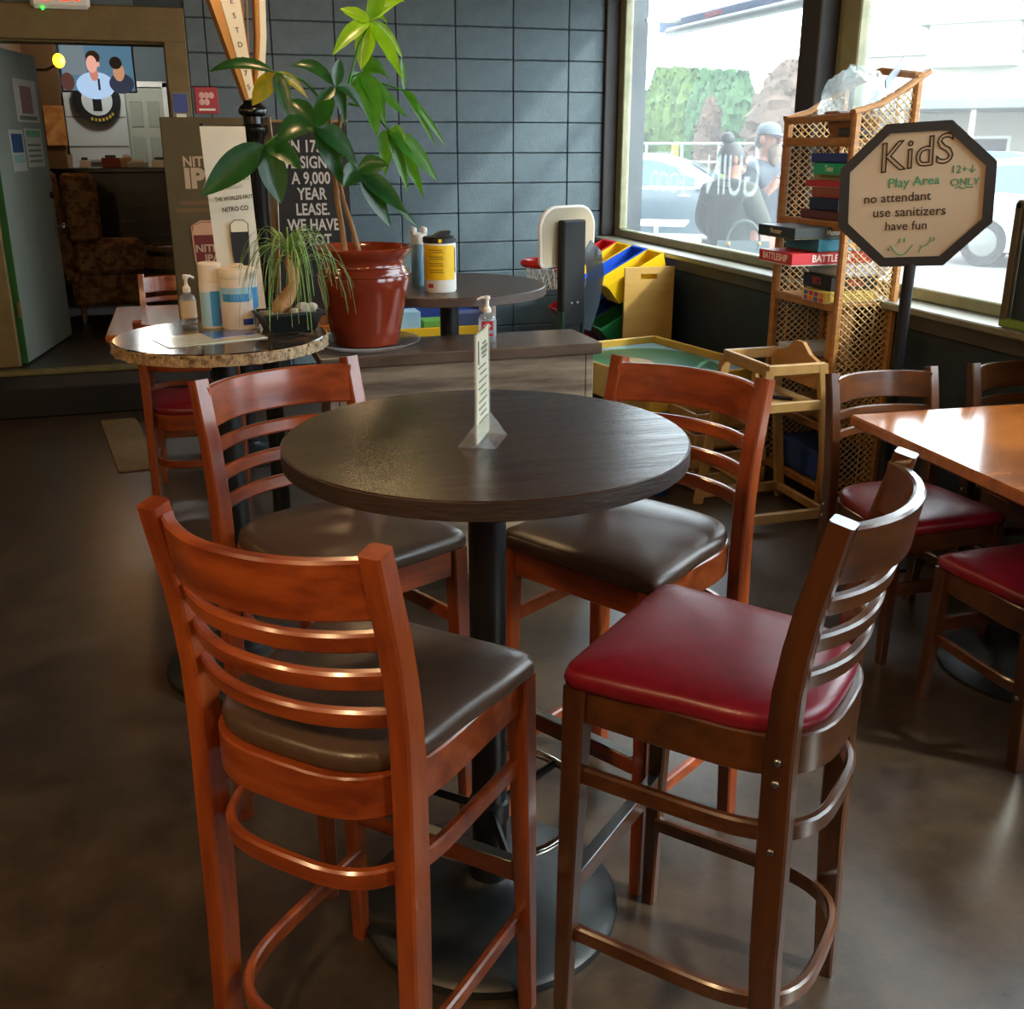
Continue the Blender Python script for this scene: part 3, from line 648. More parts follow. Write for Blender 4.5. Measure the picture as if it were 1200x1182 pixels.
def lattice(axis, c, a0, a1, z0, z1, ztop1):
    """crossed canes filling one side panel; a0..a1 along the panel, sloping top edge z1..ztop1"""
    q = MB(); L = a1 - a0; step = .030
    def top(a): return z1 + (ztop1 - z1) * (a - a0) / L
    def rod(p0, p1, off): 
        f = (lambda a, z: (a, c + off, z)) if axis == 'y' else (lambda a, z: (c + off, a, z))
        q.tube([f(*p0), f(*p1)], .0028, 5, caps=False)
    for sgn in (1, -1):
        k = -int((max(z1, ztop1) - z0) / step) - 2
        while k * step < (max(z1, ztop1) - z0) + L + .2:
            zb = z0 + k * step; seg = []
            for i in range(41):
                a = a0 + L * i / 40; z = zb + sgn * (a - a0) * .8 if sgn > 0 else zb - (a - a0) * .8
                if z0 <= z <= top(a): seg.append((a, z))
            if len(seg) > 2: rod(seg[0], seg[-1], .003 * sgn)
            k += 1
    for a in (a0 + L * .25, a0 + L * .72): rod((a, z0), (a, top(a)), .006)
    o = q.build('cane_lattice', M_CANE, t, ang=60); o['kind'] = 'stuff'; return o
lattice('y', SY0 + .018, SX0 + .03, SX1 - .03, .06, 1.72, 1.85)
lattice('y', SY1 - .018, SX0 + .03, SX1 - .03, .06, 1.70, 1.83)
lattice('x', SX1 - .012, SY0 + .03, SY1 - .03, .06, 1.62, 1.62)
for (y, z0, z1) in ((SY0 + .018, 1.715, 1.865), (SY1 - .018, 1.70, 1.845)):
    q = MB(); q.sweep([(SX0 + .0, y, z0), (SX0 + .12, y, z0 + .03), (SX0 + .22, y, z0 + .085), (SX1 + .03, y, z1 + .01)], .04, .022, bev=.006); q.build('top_rail', M_WICK, t)
q = MB(); q.sweep([(SX0 + .01, SY0 + .03, 1.70), (SX0 + .01, SY1 - .03, 1.69)], .03, .03, bev=.006); q.build('top_rail', M_WICK, t)
q = MB(); q.sweep([(SX1 - .01, SY0 + .03, 1.86), (SX1 - .01, (SY0 + SY1) / 2, 1.89), (SX1 - .01, SY1 - .03, 1.84)], .03, .03, bev=.006); q.build('top_rail', M_WICK, t)
def game(label, x0, x1, y0, y1, z0, h, col, col2=None, words=None, wcol=None, size=.04, rz=0, group='board games on the wicker shelf', cat='board game', bands=()):
    g = thing('game_box', label, cat, ((x0 + x1) / 2, (y0 + y1) / 2, z0), rz, group); hx, hy = (x1 - x0) / 2, (y1 - y0) / 2
    m = mat('card_' + col, col, .45); m2 = mat('card_' + (col2 or col), col2 or col, .45)
    part('box_base', (0, 0, h * .3), (2 * hx - .006, 2 * hy - .006, h * .6), m2, g, .001)
    part('box_lid', (0, 0, h * .55), (2 * hx, 2 * hy, h * .9), m, g, .002)
    for (c, d, cc) in bands: part('printed_panel', c, d, mat('card_' + cc, cc, .45), g, 0)
    if words:
        wm = mat('card_' + wcol, wcol, .5)
        text('lettering', words, size, wm, g, face((-hx - .0008, 0, h * .55), R(-90)), bold=.012, sx=.9)
        text('lettering', words, size, wm, g, face((0, -hy - .0008, h * .55)), bold=.012, sx=.9)
    return g
Y0, Y1 = 3.87, 4.29
game('small box with coloured squares on the wicker shelf below the other boxes', 2.60, 2.86, 3.87, 4.06, .936, .048, 'd8c060', 'e0d8c0', bands=[((-.1308, -.06 + .04 * k, .012 + .022 * j), (.001, .03, .018), ('c83030', '3060b0', 'e08020', '8a40a0')[(k + 2 * j) % 4]) for k in range(4) for j in range(2)])
game('black box with red and yellow lettering on the wicker shelf', 2.64, 2.88, 3.90, 4.12, .985, .060, '1c1a18', '2c2620', "80'S", 'c83a2a', .045)
game('plain white flat box under the large red game', 2.66, 2.90, 3.88, 4.12, 1.046, .052, 'c8ccd2', 'a8acb4')
game('large red game box with white lettering sticking out of the wicker shelf', 2.43, 2.83, 3.89, 4.16, 1.099, .052, 'b8202a', 'c8c0b8', 'BATTLESHIP', 'efe6da', .042)
game('teal box with a picture side above the large red game', 2.56, 2.86, 3.90, 4.16, 1.152, .055, '2a7c96', '6a4a38', bands=[((0.02, -.1308, .03), (.12, .001, .045), '7ab0d8'), ((0.03, -.1312, .03), (.05, .001, .035), 'd8a060')])
game('long black and olive game box sticking out above the teal box', 2.44, 2.84, 3.90, 4.20, 1.208, .048, '1e2420', '5a5a34', 'Monster', 'c8bca0', .03)
game('dark red box at the bottom of the upper stack in the wicker shelf', 2.66, 2.90, 3.90, 4.22, 1.277, .040, '5a2a2a', '3a2a30')
game('navy box on the dark red box in the wicker shelf', 2.65, 2.83, 3.92, 4.14, 1.318, .052, '18254a', '101a30')
game('brown and red box in the upper stack of the wicker shelf', 2.67, 2.89, 3.90, 4.16, 1.371, .040, '8a4a3a', 'b03a34')
game('red flat box below the green one in the wicker shelf', 2.66, 2.90, 3.89, 4.20, 1.412, .030, 'b02c34', 'c8bca8')
game('olive and pale flat box in the wicker shelf under the bright green one', 2.68, 2.90, 3.90, 4.17, 1.443, .020, '8a8a50', 'b8b070')
game('bright green box with white lettering in the wicker shelf', 2.65, 2.89, 3.89, 4.13, 1.464, .050, '20a078', '7a8a48', 'Tens', 'e8f0e8', .035)
game('blue and red box on top of the upper stack in the wicker shelf', 2.66, 2.90, 3.89, 4.17, 1.515, .040, '26387c', '182450', bands=[((0, -.1408, .02), (.16, .001, .022), 'd04038')])
o = part('cardboard_box', (0, 0, .13), (.09, .09, .26), mat('kraft_box', 'a87c4c', .7), None, .012); o.location = (2.72, 3.92, .671); tag(o, 'tall tan cardboard box standing on a low wicker shelf level', 'box')
game('pale magazines lying flat low in the wicker shelf', 2.64, 2.88, 4.02, 4.28, .671, .03, 'b8bcc4', '8890a0', group=None, cat='magazine')
game('low brown game box on the second wicker shelf from the floor', 2.65, 2.90, 3.90, 4.22, .401, .06, '8a6a3a', 'c0a060')
game('blue storage box on the bottom wicker shelf', 2.65, 2.90, 3.90, 4.22, .121, .14, '1e3c78', '18305c', group=None, cat='box')
# basket, plastic bag and papers on the top
t = thing('wicker_basket', 'brown basket on the top level of the wicker shelf', 'basket', (2.755, 4.02, 1.616))
q = MB(); q.lathe([(.08, 0), (.10, .03), (.115, .10), (.112, .102), (.10, .05), (.02, .02)], 28); q.build('basket_body', mat('basket_brown', '6e4626', .7, col2='8a5c34', scale=(30, 30, 60), bump=.6), t)
q = MB(); q.tube([(.115 * math.cos(2 * PI * i / 32), .115 * math.sin(2 * PI * i / 32), .102) for i in range(32)], .007, 6, closed=True); q.build('basket_rim', MATS['basket_brown'], t)
o = part('dark_case', (0, 0, .02), (.10, .12, .04), mat('case_grey', '2c3038', .5), None, .008); o.location = (2.69, 3.90, 1.616); tag(o, 'small dark grey case beside the basket on the top shelf level', 'case')
def blob(name, label, cat, loc, pts_r, m, seed, amp, group=None):
    rg = random.Random(seed); q = MB(); nu, nv = 22, 14; rings = []
    ph = [(rg.uniform(1, 5), rg.uniform(1, 5), rg.uniform(0, 6)) for _ in range(6)]
    for i in range(nv + 1):
        a = -PI / 2 + PI * i / nv; ring = []
        for j in range(nu):
            b_ = 2 * PI * j / nu; k = max(math.cos(a), .02); d = 1 + amp * sum(math.sin(p[0] * b_ * round(p[0]) / p[0] + p[1] * a + p[2]) for p in ph) / 3 + rg.uniform(-amp, amp) * .35
            ring.append((pts_r[0] * k * math.cos(b_) * d, pts_r[1] * k * math.sin(b_) * d, pts_r[2] * (math.sin(a) * d + 1)))
        rings.append(ring)
    q.loft(rings); o = q.build(name, m, None, loc, ang=70); return tag(o, label, cat, group)
M_BAG = glass_mat('bag_plastic', (.93, .96, .96), .2, .16, (.85, .93, .95))
blob('plastic_bag', 'crumpled clear plastic bag heaped in the basket on the wicker shelf', 'bag', (2.75, 4.03, 1.66), (.12, .15, .115), M_BAG, 5, .20)
blob('plastic_bag', 'flat clear plastic packet on top of the wicker shelf near its high corner', 'bag', (2.80, 3.885, 1.69), (.085, .028, .06), M_BAG, 9, .10)
o = part('folded_paper', (0, 0, 0), (.16, .006, .05), mat('grey_paper', '8c96a6', .5), None, .001); o.location = (2.87, 3.93, 1.875); o.rotation_euler = (R(20), R(-40), R(20)); tag(o, 'grey folded paper sticking up from the top of the wicker shelf', 'paper')

# ------------------------------------------------------------------ high chair
def high_chair(label, x, y, deg):
    t = thing('high_chair', label, 'high chair', (x, y, 0), R(deg), 'wooden high chairs'); m = M_LTWOOD
    for sx in (-1, 1):
        for (y0, y1, zt) in ((.215, .125, .70), (-.215, -.125, .715)):
            q = MB(); q.sweep([(sx * .20, y0, 0), (sx * .185, y1, zt)], .026, .045, up=(0, 1, 0), bev=.004); q.build('leg', m, t)
        for (z, ya, yb, hh) in ((.70, .135, -.135, .046), (.54, .155, -.155, .044), (.05, .215, -.215, .046)):
            q = MB(); q.box((sx * (.2 - .015 * z / .7), 0, z), (.024, ya - yb, hh), .004); q.build('side_rail', m, t, smooth=False)
    q = MB(); q.prism([(-.175, .60), (.175, .60), (.175, .71), (.09, .735), (.03, .78), (-.03, .78), (-.09, .735), (-.175, .71)], -.14, -.122, 'y'); q.build('back_panel', mat('back_panel_wood', '9a6c3a', .5, col2='a87a44', scale=(4, 10, 20)), t, smooth=False)
    for (z, y, hh) in ((.70, .13, .05), (.05, -.2, .04), (.22, .19, .03)):
        q = MB(); q.box((0, y, z), (.37, .022, hh), .004); q.build('cross_rail', m, t, smooth=False)
    q = MB(); q.box((0, 0, .535), (.36, .29, .018), .004); q.build('seat', m, t, smooth=False)
    q = MB(); q.box((0, .08, .62), (.03, .022, .15), .004); q.build('crotch_post', m, t, smooth=False)
    q = MB(); q.tube([(-.1, -.05, .55), (-.03, .05, .555), (.06, .02, .555), (.1, -.06, .55)], .008, 6); q.build('belt', M_BLACKP, t)
    return t
high_chair('light wooden restaurant high chair standing in front of the wicker shelf', 2.375, 3.885, 90)
# wooden toy crate and things behind the high chair
t = thing('toy_crate', 'light wooden open crate on the floor behind the high chair', 'crate', (2.40, 4.38, 0), R(4))
for z in (.05, .15, .25, .35):
    for (c, d) in (((0, -.13, z), (.40, .012, .07)), ((0, .13, z), (.40, .012, .07)), ((-.2, 0, z), (.012, .26, .07)), ((.2, 0, z), (.012, .26, .07))): part('slat', c, d, M_LTWOOD, t, .003)
part('bottom', (0, 0, .012), (.39, .25, .012), M_LTWOOD, t, .002)
t = thing('toy_bucket', 'dark blue plastic toy bucket on the floor behind the high chair', 'bucket', (2.03, 4.30, 0))
q = MB(); q.lathe([(.075, 0), (.095, .17), (.1, .175), (.092, .172), (.072, .01), (.01, .01)], 24); q.build('bucket_body', mat('bucket_blue', '0f2c66', .4), t)
q = MB(); q.tube([(.095 * math.cos(PI * i / 12), .0, .17 + .07 * math.sin(PI * i / 12)) for i in range(13)], .004, 6); q.build('handle', M_WHITE, t)

# ------------------------------------------------------------------ play table
t = thing('play_table', 'low yellow play table with green landscape top by the window wall', 'play table', (2.345, 5.05, 0), R(11))
M_PY = mat('play_yellow', 'b08a2c', .5, col2='c09a38', scale=(6, 6, 6))
part('table_top', (0, 0, .455), (.72, .98, .02), mat('play_base', '6d8f94', .4), t, .003)
for (c, d) in (((0, -.495, .42), (.74, .02, .17)), ((0, .495, .42), (.74, .02, .17)), ((-.365, 0, .42), (.02, .98, .17)), ((.365, 0, .42), (.02, .98, .17))): part('side_rail', c, d, M_PY, t, .005)
pg = [(.33 * math.cos(a) * (1 + .06 * math.sin(3 * a)), .45 * math.sin(a) * (1 + .1 * math.cos(2 * a))) for a in [2 * PI * i / 36 for i in range(36)]]
q = MB(); q.prism(pg, .4655, .468); q.build('green_field', mat('play_green', '0f5430', .3, col2='1a6439', scale=(8, 8, 8)), t, smooth=False)
q = MB(); q.prism([(.06 * math.cos(a) - .05, .10 * math.sin(a) + .05) for a in [2 * PI * i / 20 for i in range(20)]], .4685, .47); q.build('painted_patch', mat('play_tan', '9a7a4a', .4), t, smooth=False)
q = MB(); q.sweep([(-.3, -.3, .469), (-.1, -.2, .469), (.1, -.25, .469), (.3, -.1, .469)], .03, .002, bev=.0005); q.build('painted_road', mat('play_road', '4a8f62', .4), t)
for sx in (-1, 1):
    for sy in (-1, 1): part('leg', (sx * .32, sy * .44, .17), (.06, .06, .34), M_PY, t, .006)

# ------------------------------------------------------------------ toy bin rack
t = thing('toy_bin_rack', 'light wooden toy rack against the window wall', 'rack', (0, 0, 0))
M_BIRCH = mat('birch_panel', 'c09850', .45, col2='cba45e', scale=(3, 3, 12))
def side_panel(y):
    q = MB(); x0, x1 = 2.53, 2.86; hx0, hx1, hz0, hz1 = 2.635, 2.745, .80, .832
    for (c, d) in ((((x0 + x1) / 2, y, .40), (x1 - x0, .016, .80)), (((x0 + x1) / 2, y, .853), (x1 - x0, .016, .042)), (((x0 + hx0) / 2, y, .816), (hx0 - x0, .016, .032)), (((x1 + hx1) / 2, y, .816), (x1 - hx1, .016, .032))): q.box(c, d)
    q.build('side_panel', M_BIRCH, t, smooth=False)
side_panel(5.90); side_panel(6.97)
for (x, z) in ((2.60, .66), (2.83, .80), (2.56, .40), (2.80, .52), (2.54, .14), (2.80, .26)):
    q = MB(); q.tube([(x, 5.90, z), (x, 6.97, z)], .010, 8); q.build('rod', mat('rod_grey', '6a5a40', .5), t)
part('back_rail', (2.85, 6.435, .06), (.016, 1.05, .10), M_BIRCH, t)
def toy_bin(label, x, y, z, m, tilt=28, wd=.235, ln=.42, h=.14):
    q = MB(); a, c = ln / 2, wd / 2
    def rg(u, v, zz): return [(-u, -v, zz), (u, -v, zz), (u, v, zz), (-u, v, zz)]
    Mx = Matrix.Rotation(R(-tilt), 4, 'Y')
    q.loft([rg(a * .86, c * .86, 0), rg(a * .97, c * .97, h - .012), rg(a, c, h - .012), rg(a, c, h), rg(a * .94, c * .9, h), rg(a * .82, c * .8, .006)], M=Mx)
    o = q.build('toy_bin', m, None, (x, y, z), smooth=False); return tag(o, label, 'bin', 'plastic bins on the toy rack')
M_BR = mat('bin_red', 'c81420', .35); M_BYE = mat('bin_yellow', 'e6bc10', .35); M_BBL = mat('bin_blue', '1450c8', .35); M_BGR = mat('bin_green', '0f5a2c', .4); M_BDB = mat('bin_navy', '10235a', .4)
YB = [6.80, 6.545, 6.29, 6.035]
for i, (m, lb) in enumerate(((M_BR, 'bright red plastic bin at the far end of the top rack row'), (M_BYE, 'yellow plastic bin between the red and the bright blue bin'), (M_BBL, 'bright blue plastic bin on the top row of the rack'), (M_BYE, 'yellow plastic bin on the top row next to the wooden side panel'))): toy_bin(lb, 2.675, YB[i], .735, m)
for i, (m, lb) in enumerate(((M_BR, 'dark red bin at the far end of the middle rack row'), (mat('bin_teal', '1f6a78', .4), 'teal bin on the middle row of the toy rack'), (M_BDB, 'navy bin on the middle row of the toy rack'), (M_BGR, 'green bin on the middle row next to the wooden side panel'))): toy_bin(lb, 2.635, YB[i], .475, m)
for i, (m, lb) in enumerate(((M_BDB, 'navy bin at the far end of the bottom rack row'), (M_BR, 'red bin on the bottom row of the toy rack'), (M_BDB, 'navy bin with wooden blocks on the bottom row of the rack'), (M_BGR, 'green bin on the bottom row of the rack beside the side panel'))): toy_bin(lb, 2.615, YB[i], .215, m)
for i, (x, y, z, d, m, lb) in enumerate(((2.56, 6.25, .275, (.05, .16, .05), M_LTWOOD, 'long light wooden block in the bottom navy bin'), (2.60, 6.31, .315, (.05, .05, .10), M_LTWOOD, 'upright light wooden block in the bottom navy bin'), (2.57, 6.05, .28, (.06, .05, .06), M_BYE, 'yellow toy block in the bottom green bin'), (2.60, 6.0, .30, (.07, .06, .07), mat('toy_tan', '9a7040', .5), 'tan toy block in the bottom green bin'))):
    o = part('toy_block', (0, 0, 0), d, m, None, .006, R(20 + 25 * i)); o.location = (x, y, z); tag(o, lb, 'toy', 'blocks in the toy bins')
# low toy organiser behind the back table
t = thing('toy_organizer', 'low white and yellow toy organiser against the block wall behind the round table', 'organizer', (1.20, 5.25, 0))
for x in (-.27, .27): part('side_panel', (x, 0, .40), (.02, .28, .80), M_WHITE, t)
part('back_panel', (0, .13, .40), (.54, .016, .78), mat('organizer_blue', '1c3c9a', .45), t)
for k, (z, m) in enumerate(((.66, M_LYEL), (.44, M_WHITE), (.22, M_LYEL), (.03, M_WHITE))): part('shelf_board', (0, 0, z), (.53, .26, .025), m, t); part('front_lip', (0, -.13, z + .02), (.53, .012, .05), m, t)
for i, (x, wd, hh, m, lb) in enumerate(((-.17, .13, .11, M_LSKY, 'pale blue box on the upper level of the toy organiser'), (-.02, .14, .06, mat('toy_green', '6ab04a', .5), 'green box on the upper level of the toy organiser'), (.15, .16, .09, mat('toy_slate', '4a5a8a', .5), 'slate blue box on the upper level of the toy organiser'))):
    o = part('toy_box', (0, 0, hh / 2), (wd, .12, hh), m, None, .004); o.location = (1.20 + x, 5.22, .673); tag(o, lb, 'box', 'boxes in the toy organiser')

# ------------------------------------------------------------------ toy basketball hoop
t = thing('toy_basketball_hoop', 'toy basketball hoop with beige backboard and black stand behind the planter box', 'toy', (1.755, 4.75, 0), R(24))
bo = []
for cx, cz, a0 in ((.075, .035, 0), (-.075, .035, 90), (-.145, -.115, 180), (.145, -.115, 270)):
    for k in range(7):
        a = R(a0 + 15 * k); rr = .095 if cz > 0 else .02; bo.append((cx + rr * math.cos(a), 1.175 + cz + rr * math.sin(a)))
q = MB(); q.prism(bo, .02, .045, 'y'); q.build('backboard', mat('backboard_beige', 'b3a68e', .5), t, smooth=False)
q = MB(); pts = [(x * 1.02, .032, z) for x, z in bo]; q.tube(pts, .012, 6, closed=True); q.build('backboard_rim', M_WHITE, t)
part('support_panel', (-.01, -.012, 1.0), (.15, .05, .50), mat('hoop_black', '0a0c12', .65), t, .008)
part('post', (-.01, -.012, .42), (.11, .045, .72), mat('hoop_black', '0a0c12', .65), t, .008)
for sx in (-1, 1): part('post_edge', (-.01 + sx * .067, -.012, .55), (.018, .05, .55), mat('hoop_green', '1e4630', .4), t, .004)
q = MB(); q.lathe([(.19, 0), (.20, .02), (.18, .08), (.06, .10)], 28); q.build('base', mat('hoop_black', '0a0c12', .65), t)
q = MB(); q.tube([(-.02 + .10 * math.cos(2 * PI * i / 28), .17 + .10 * math.sin(2 * PI * i / 28), 1.035) for i in range(28)], .018, 8, closed=True); q.build('rim', mat('rim_red', 'c02024', .4), t)
q = MB()
for i in range(14):
    a = 2 * PI * i / 14
    for sg in (1, -1): q.tube([(-.02 + (.098 - .035 * s_) * math.cos(a + sg * s_ * .6), .17 + (.098 - .035 * s_) * math.sin(a + sg * s_ * .6), 1.03 - .12 * s_) for s_ in (0, .5, 1)], .0028, 5)
o = q.build('net', M_WHITE, t); o['kind'] = 'stuff'
q = MB(); q.sweep([(.085, 0, .72), (.13, -.01, .85), (.155, -.015, .98), (.14, -.015, 1.06), (.085, -.01, 1.10)], .12, .008, up=(0, -1, 0), bev=.001); q.build('return_chute', glass_mat('smoke_plastic', (.35, .4, .46), .3, .2, (.5, .56, .62)), t)
for x in (-.03, .01):
    q = MB(); q.ell((x, -.038, .86), .007, 8, 5); q.build('screw', M_STEEL, t)
# framed board at the right end of the sill
t = thing('framed_board', 'dark framed board with a green lower edge leaning on the window sill', 'picture frame', (2.885, 2.895, .946))
part('panel', (.01, 0, .22), (.008, .44, .42), mat('board_dark', '26302c', .3), t, .001)
for (c, d) in (((0, .24, .225), (.028, .035, .45)), ((0, -.24, .225), (.028, .035, .45)), ((0, 0, .44), (.028, .5, .035))): part('frame_bar', c, d, mat('olive_frame', '4c4630', .4), t, .005)
part('frame_bar', (0, 0, .016), (.03, .5, .032), mat('green_frame', '6a8c28', .4), t, .005)
q = MB(); q.ell((.003, .13, .18), (.004, .05, .018), 10, 6); q.build('painted_mark', M_WHITE, t)

# ------------------------------------------------------------------ harp column, banners and standing signs
M_GOLD = mat('harp_gold', 'b07c3a', .35, .3); M_CREAM = mat('cream_enamel', 'd8cfb8', .4)
HX, HY = .275, 4.22
t = thing('harp_display', 'tall black column topped with a gold harp behind the marble table', 'display', (HX, HY, 0), R(10))
q = MB(); q.lathe([(.17, 0), (.175, .02), (.15, .045), (.06, .07), (.036, .12), (.034, 1.60), (.04, 1.62), (.05, 1.635), (.05, 1.65), (.036, 1.665), (.036, 1.69), (.052, 1.70), (.055, 1.712), (.05, 1.724), (.036, 1.735), (.03, 1.752)], 32); q.build('column', mat('column_black', '0d0e10', .22), t)
hp = MB(); hp.prism([(-.03, 1.748), (.025, 1.748), (.004, 1.80), (-.05, 2.42), (-.235, 2.42)], -.03, .03, 'y'); hb = hp.build('harp_soundbox', M_GOLD, t, smooth=False)
q = MB(); q.prism([(-.018, 1.752), (.022, 1.752), (.001, 1.80), (-.053, 2.41), (-.17, 2.41)], -.034, -.0305, 'y'); q.build('soundbox_face', M_CREAM, hb, smooth=False)
for i, ch in enumerate('ESTD1759'):
    zz = 2.08 - .048 * i; text('lettering', ch, .026, M_INK, hb, face((-.012 - (zz - 1.76) * .135, -.0352, zz), 0, 0, R(8)))
q = MB(); q.sweep([(.010, 0, 1.75), (.030, 0, 1.85), (.045, 0, 1.97), (.05, 0, 2.10), (.04, 0, 2.25), (.02, 0, 2.36)], [.03, .03, .034, .036, .036, .034], .05, up=(0, 1, 0), bev=.006); pl = q.build('harp_pillar', M_GOLD, t)
q = MB(); q.sweep([(.018, -.027, 1.76), (.038, -.027, 1.85), (.053, -.027, 1.97), (.058, -.027, 2.10), (.048, -.027, 2.25), (.028, -.027, 2.36)], .024, .004, up=(0, 1, 0), bev=.001); q.build('pillar_face', M_CREAM, pl)
q = MB(); q.sweep([(-.10, 0, 2.42), (-.05, 0, 2.38), (.0, 0, 2.36), (.05, 0, 2.36), (.08, 0, 2.40)], .05, .04, up=(0, 0, 1), bev=.008); q.build('harp_neck', M_GOLD, t)
for k in range(5):
    xb = -.004 - .011 * k; q = MB(); q.tube([(xb + .004, 0, 1.87 + .09 * k), (xb + .025 - .006 * k, 0, 2.37)], .002, 5); q.build('string', M_GOLD, t)
q = MB(); q.tube([(-.19, -.02, 1.655), (0, -.01, 1.655), (.05, .0, 1.655)], .006, 8); q.build('banner_arm', M_BLACKP, t)
q = MB(); q.ell((-.195, -.02, 1.655), .011, 10, 6); q.build('arm_knob', M_BLACKP, t)
def banner(name, label, x, y, z, rz, wd, ht, tilt=0):
    b_ = thing(name, label, 'banner', (x, y, z), rz); n = 10; rings = []
    for i in range(n + 1):
        s_ = i / n; d = .008 * math.sin(s_ * 5); rings.append([(-wd / 2 + tilt * s_, d, -ht * s_), (wd / 2 + tilt * s_, d, -ht * s_), (wd / 2 + tilt * s_, d + .002, -ht * s_), (-wd / 2 + tilt * s_, d + .002, -ht * s_)])
    q = MB(); q.loft(rings); q.build('cloth', mat('banner_cream', 'd6d0bc', .7, col2='c4c2b8', scale=(5, 5, 5)), b_); return b_
bn = banner('hanging_banner', 'cream cloth banner with black pint drawing hanging from the column arm', .158, 4.16, 1.655, R(8), .165, .78, .03)
MB_ = lambda x, z, yy=-.004: face((x, yy, z), 0, 0, R(4))
text('lettering', 'GUINNESS', .028, M_GREYINK, bn, MB_(.016, -.185, -.011)); text('lettering', 'DRAUGHT', .016, M_GREYINK, bn, MB_(.016, -.217, -.012))
text('lettering', "THE WORLD'S FIRST", .0195, M_INK, bn, MB_(.018, -.255, -.013), bold=.02, sx=.8); text('lettering', 'NITRO CO', .024, M_INK, bn, MB_(.02, -.295, -.014), bold=.02, sx=.85)
def pint(par, c, w0, w1, h, m_body, m_foam, y, line=None):
    q = MB(); q.prism([(c[0] - w0, c[1]), (c[0] + w0, c[1]), (c[0] + w1 * .9, c[1] + h * .45), (c[0] + w1, c[1] + h * .82), (c[0] - w1, c[1] + h * .82), (c[0] - w1 * .9, c[1] + h * .45)], y, y - .002, 'y'); q.build('pint_drawing', m_body, par, smooth=False)
    q = MB(); q.prism([(c[0] - w1, c[1] + h * .82), (c[0] + w1, c[1] + h * .82), (c[0] + w1 * .95, c[1] + h * .95), (c[0] + w1 * .5, c[1] + h), (c[0] - w1 * .5, c[1] + h), (c[0] - w1 * .95, c[1] + h * .95)], y, y - .002, 'y'); q.build('pint_foam', m_foam, par, smooth=False)
    if line:
        q = MB(); q.tube([(c[0] + a * 1.06, y - .002, c[1] + b2) for a, b2 in ((-w0, -.006), (w0, -.006), (w1 * .92, h * .45), (w1, h * .95), (w1 * .5, h * 1.02), (-w1 * .5, h * 1.02), (-w1, h * .95), (-w1 * .92, h * .45))], line, 5, closed=True); q.build('pint_outline', M_PINKLINE if line > .002 else M_INK, par)
M_PINKLINE = mat('outline_peach', 'd09a78', .6)
pint(bn, (.03, -.56), .02, .032, .22, M_INK, M_CREAM, -.006, .0015)
bn2 = banner('hanging_banner', 'narrow cream banner hanging behind the harp column on its right side', .325, 4.27, 1.69, R(-82), .15, .80, 0)
part('printed_panel', (.05, -.006, -.45), (.02, .001, .2), mat('amber_print', 'c8902a', .5), bn2, 0)
# signs on the far dining table
t = thing('beer_sign', 'brown board sign with a red pint glass standing on the far dining table', 'sign', (.135, 5.47, .7535), R(3))
part('board', (-.01, 0, .48), (.41, .02, .96), mat('olive_brown_board', '4a3a14', .6, col2='52421a', scale=(6, 6, 6)), t, .003)
M_TANINK = mat('tan_ink', 'b89a7a', .6)
text('lettering', 'NITRO', .065, M_TANINK, t, face((-.04, -.0115, .755)), bold=.03, sx=.9); text('lettering', 'IPA', .125, M_TANINK, t, face((-.04, -.0115, .675)), bold=.05, sx=1.0)
for k, wd in enumerate((.2, .24)): part('print', (-.06, -.0112, .565 - .035 * k), (wd, .001, .018), mat('dim_ink', '6a4a24', .6), t, 0)
pint(t, (-.03, .14), .05, .082, .33, mat('pint_red', '6a1414', .5), M_PINKLINE, -.0105, .004)
text('lettering', 'NITRO\nIPA', .05, M_TANINK, t, face((-.03, -.0135, .32)), bold=.03)
t = thing('black_sign', 'black board sign with white capital lettering standing on the far dining table', 'sign', (.60, 5.40, .7535), R(-2))
part('board', (0, 0, .47), (.40, .02, .94), mat('sign_black', '15110f', .6), t, .003)
part('top_edge', (0, 0, .944), (.41, .024, .012), mat('wood_edge', '8a6a3a', .5), t, .002)
text('lettering', 'IN 1759,\nWE SIGNED\nA 9,000\nYEAR\nLEASE.\nWE HAVE\nA LOT', .079, mat('sign_white', 'c8c0b8', .6), t, face((.01, -.0115, .60)), bold=.022, sx=.74, spacing=1.02)
# plates on the wall and frame, exit sign
t = thing('wall_plaque', 'small blue plaque on the tan door frame', 'plaque', (.030, YW - .066, 1.815))
part('plate', (0, 0, 0), (.105, .006, .175), mat('plaque_grey', '6f6a58', .5), t, .002); part('picture', (0, -.004, .02), (.085, .002, .11), mat('plaque_blue', '3c4a8a', .5), t, 0); part('picture', (0, -.004, -.058), (.06, .002, .03), M_PAPER, t, 0)
t = thing('wall_plaque', 'square red and white sign on the dark block wall beside the door frame', 'plaque', (.193, YW - .018, 1.855))
part('plate', (0, 0, 0), (.145, .008, .16), mat('plaque_red', 'a83038', .5), t, .01)
for k in range(5): q = MB(); q.ell((-.03 + .03 * (k % 3), -.005, .03 - .04 * (k // 3)), (.018, .002, .02), 10, 6); q.build('emblem', mat('plaque_pink', 'd8a8a0', .5), t)
part('print', (0, -.005, -.055), (.1, .001, .012), M_PAPER, t, 0)
t = thing('exit_sign', 'lit white exit sign with red letters above the doorway', 'sign', (-.60, YW - .10, 2.355))
part('housing', (0, 0, .085), (.33, .06, .17), M_WHITE, t, .02)
text('lettering', 'EXIT', .13, mat('exit_red', 'ff3a10', .5, emit='ff3a10', es=1.6), t, face((0, -.031, .085)), bold=.03)
q = MB(); q.ell((-.10, -.02, -.004), (.008, .008, .006), 8, 5); q.build('indicator_light', mat('led_green', '20ff40', .5, emit='20ff40', es=4), t)
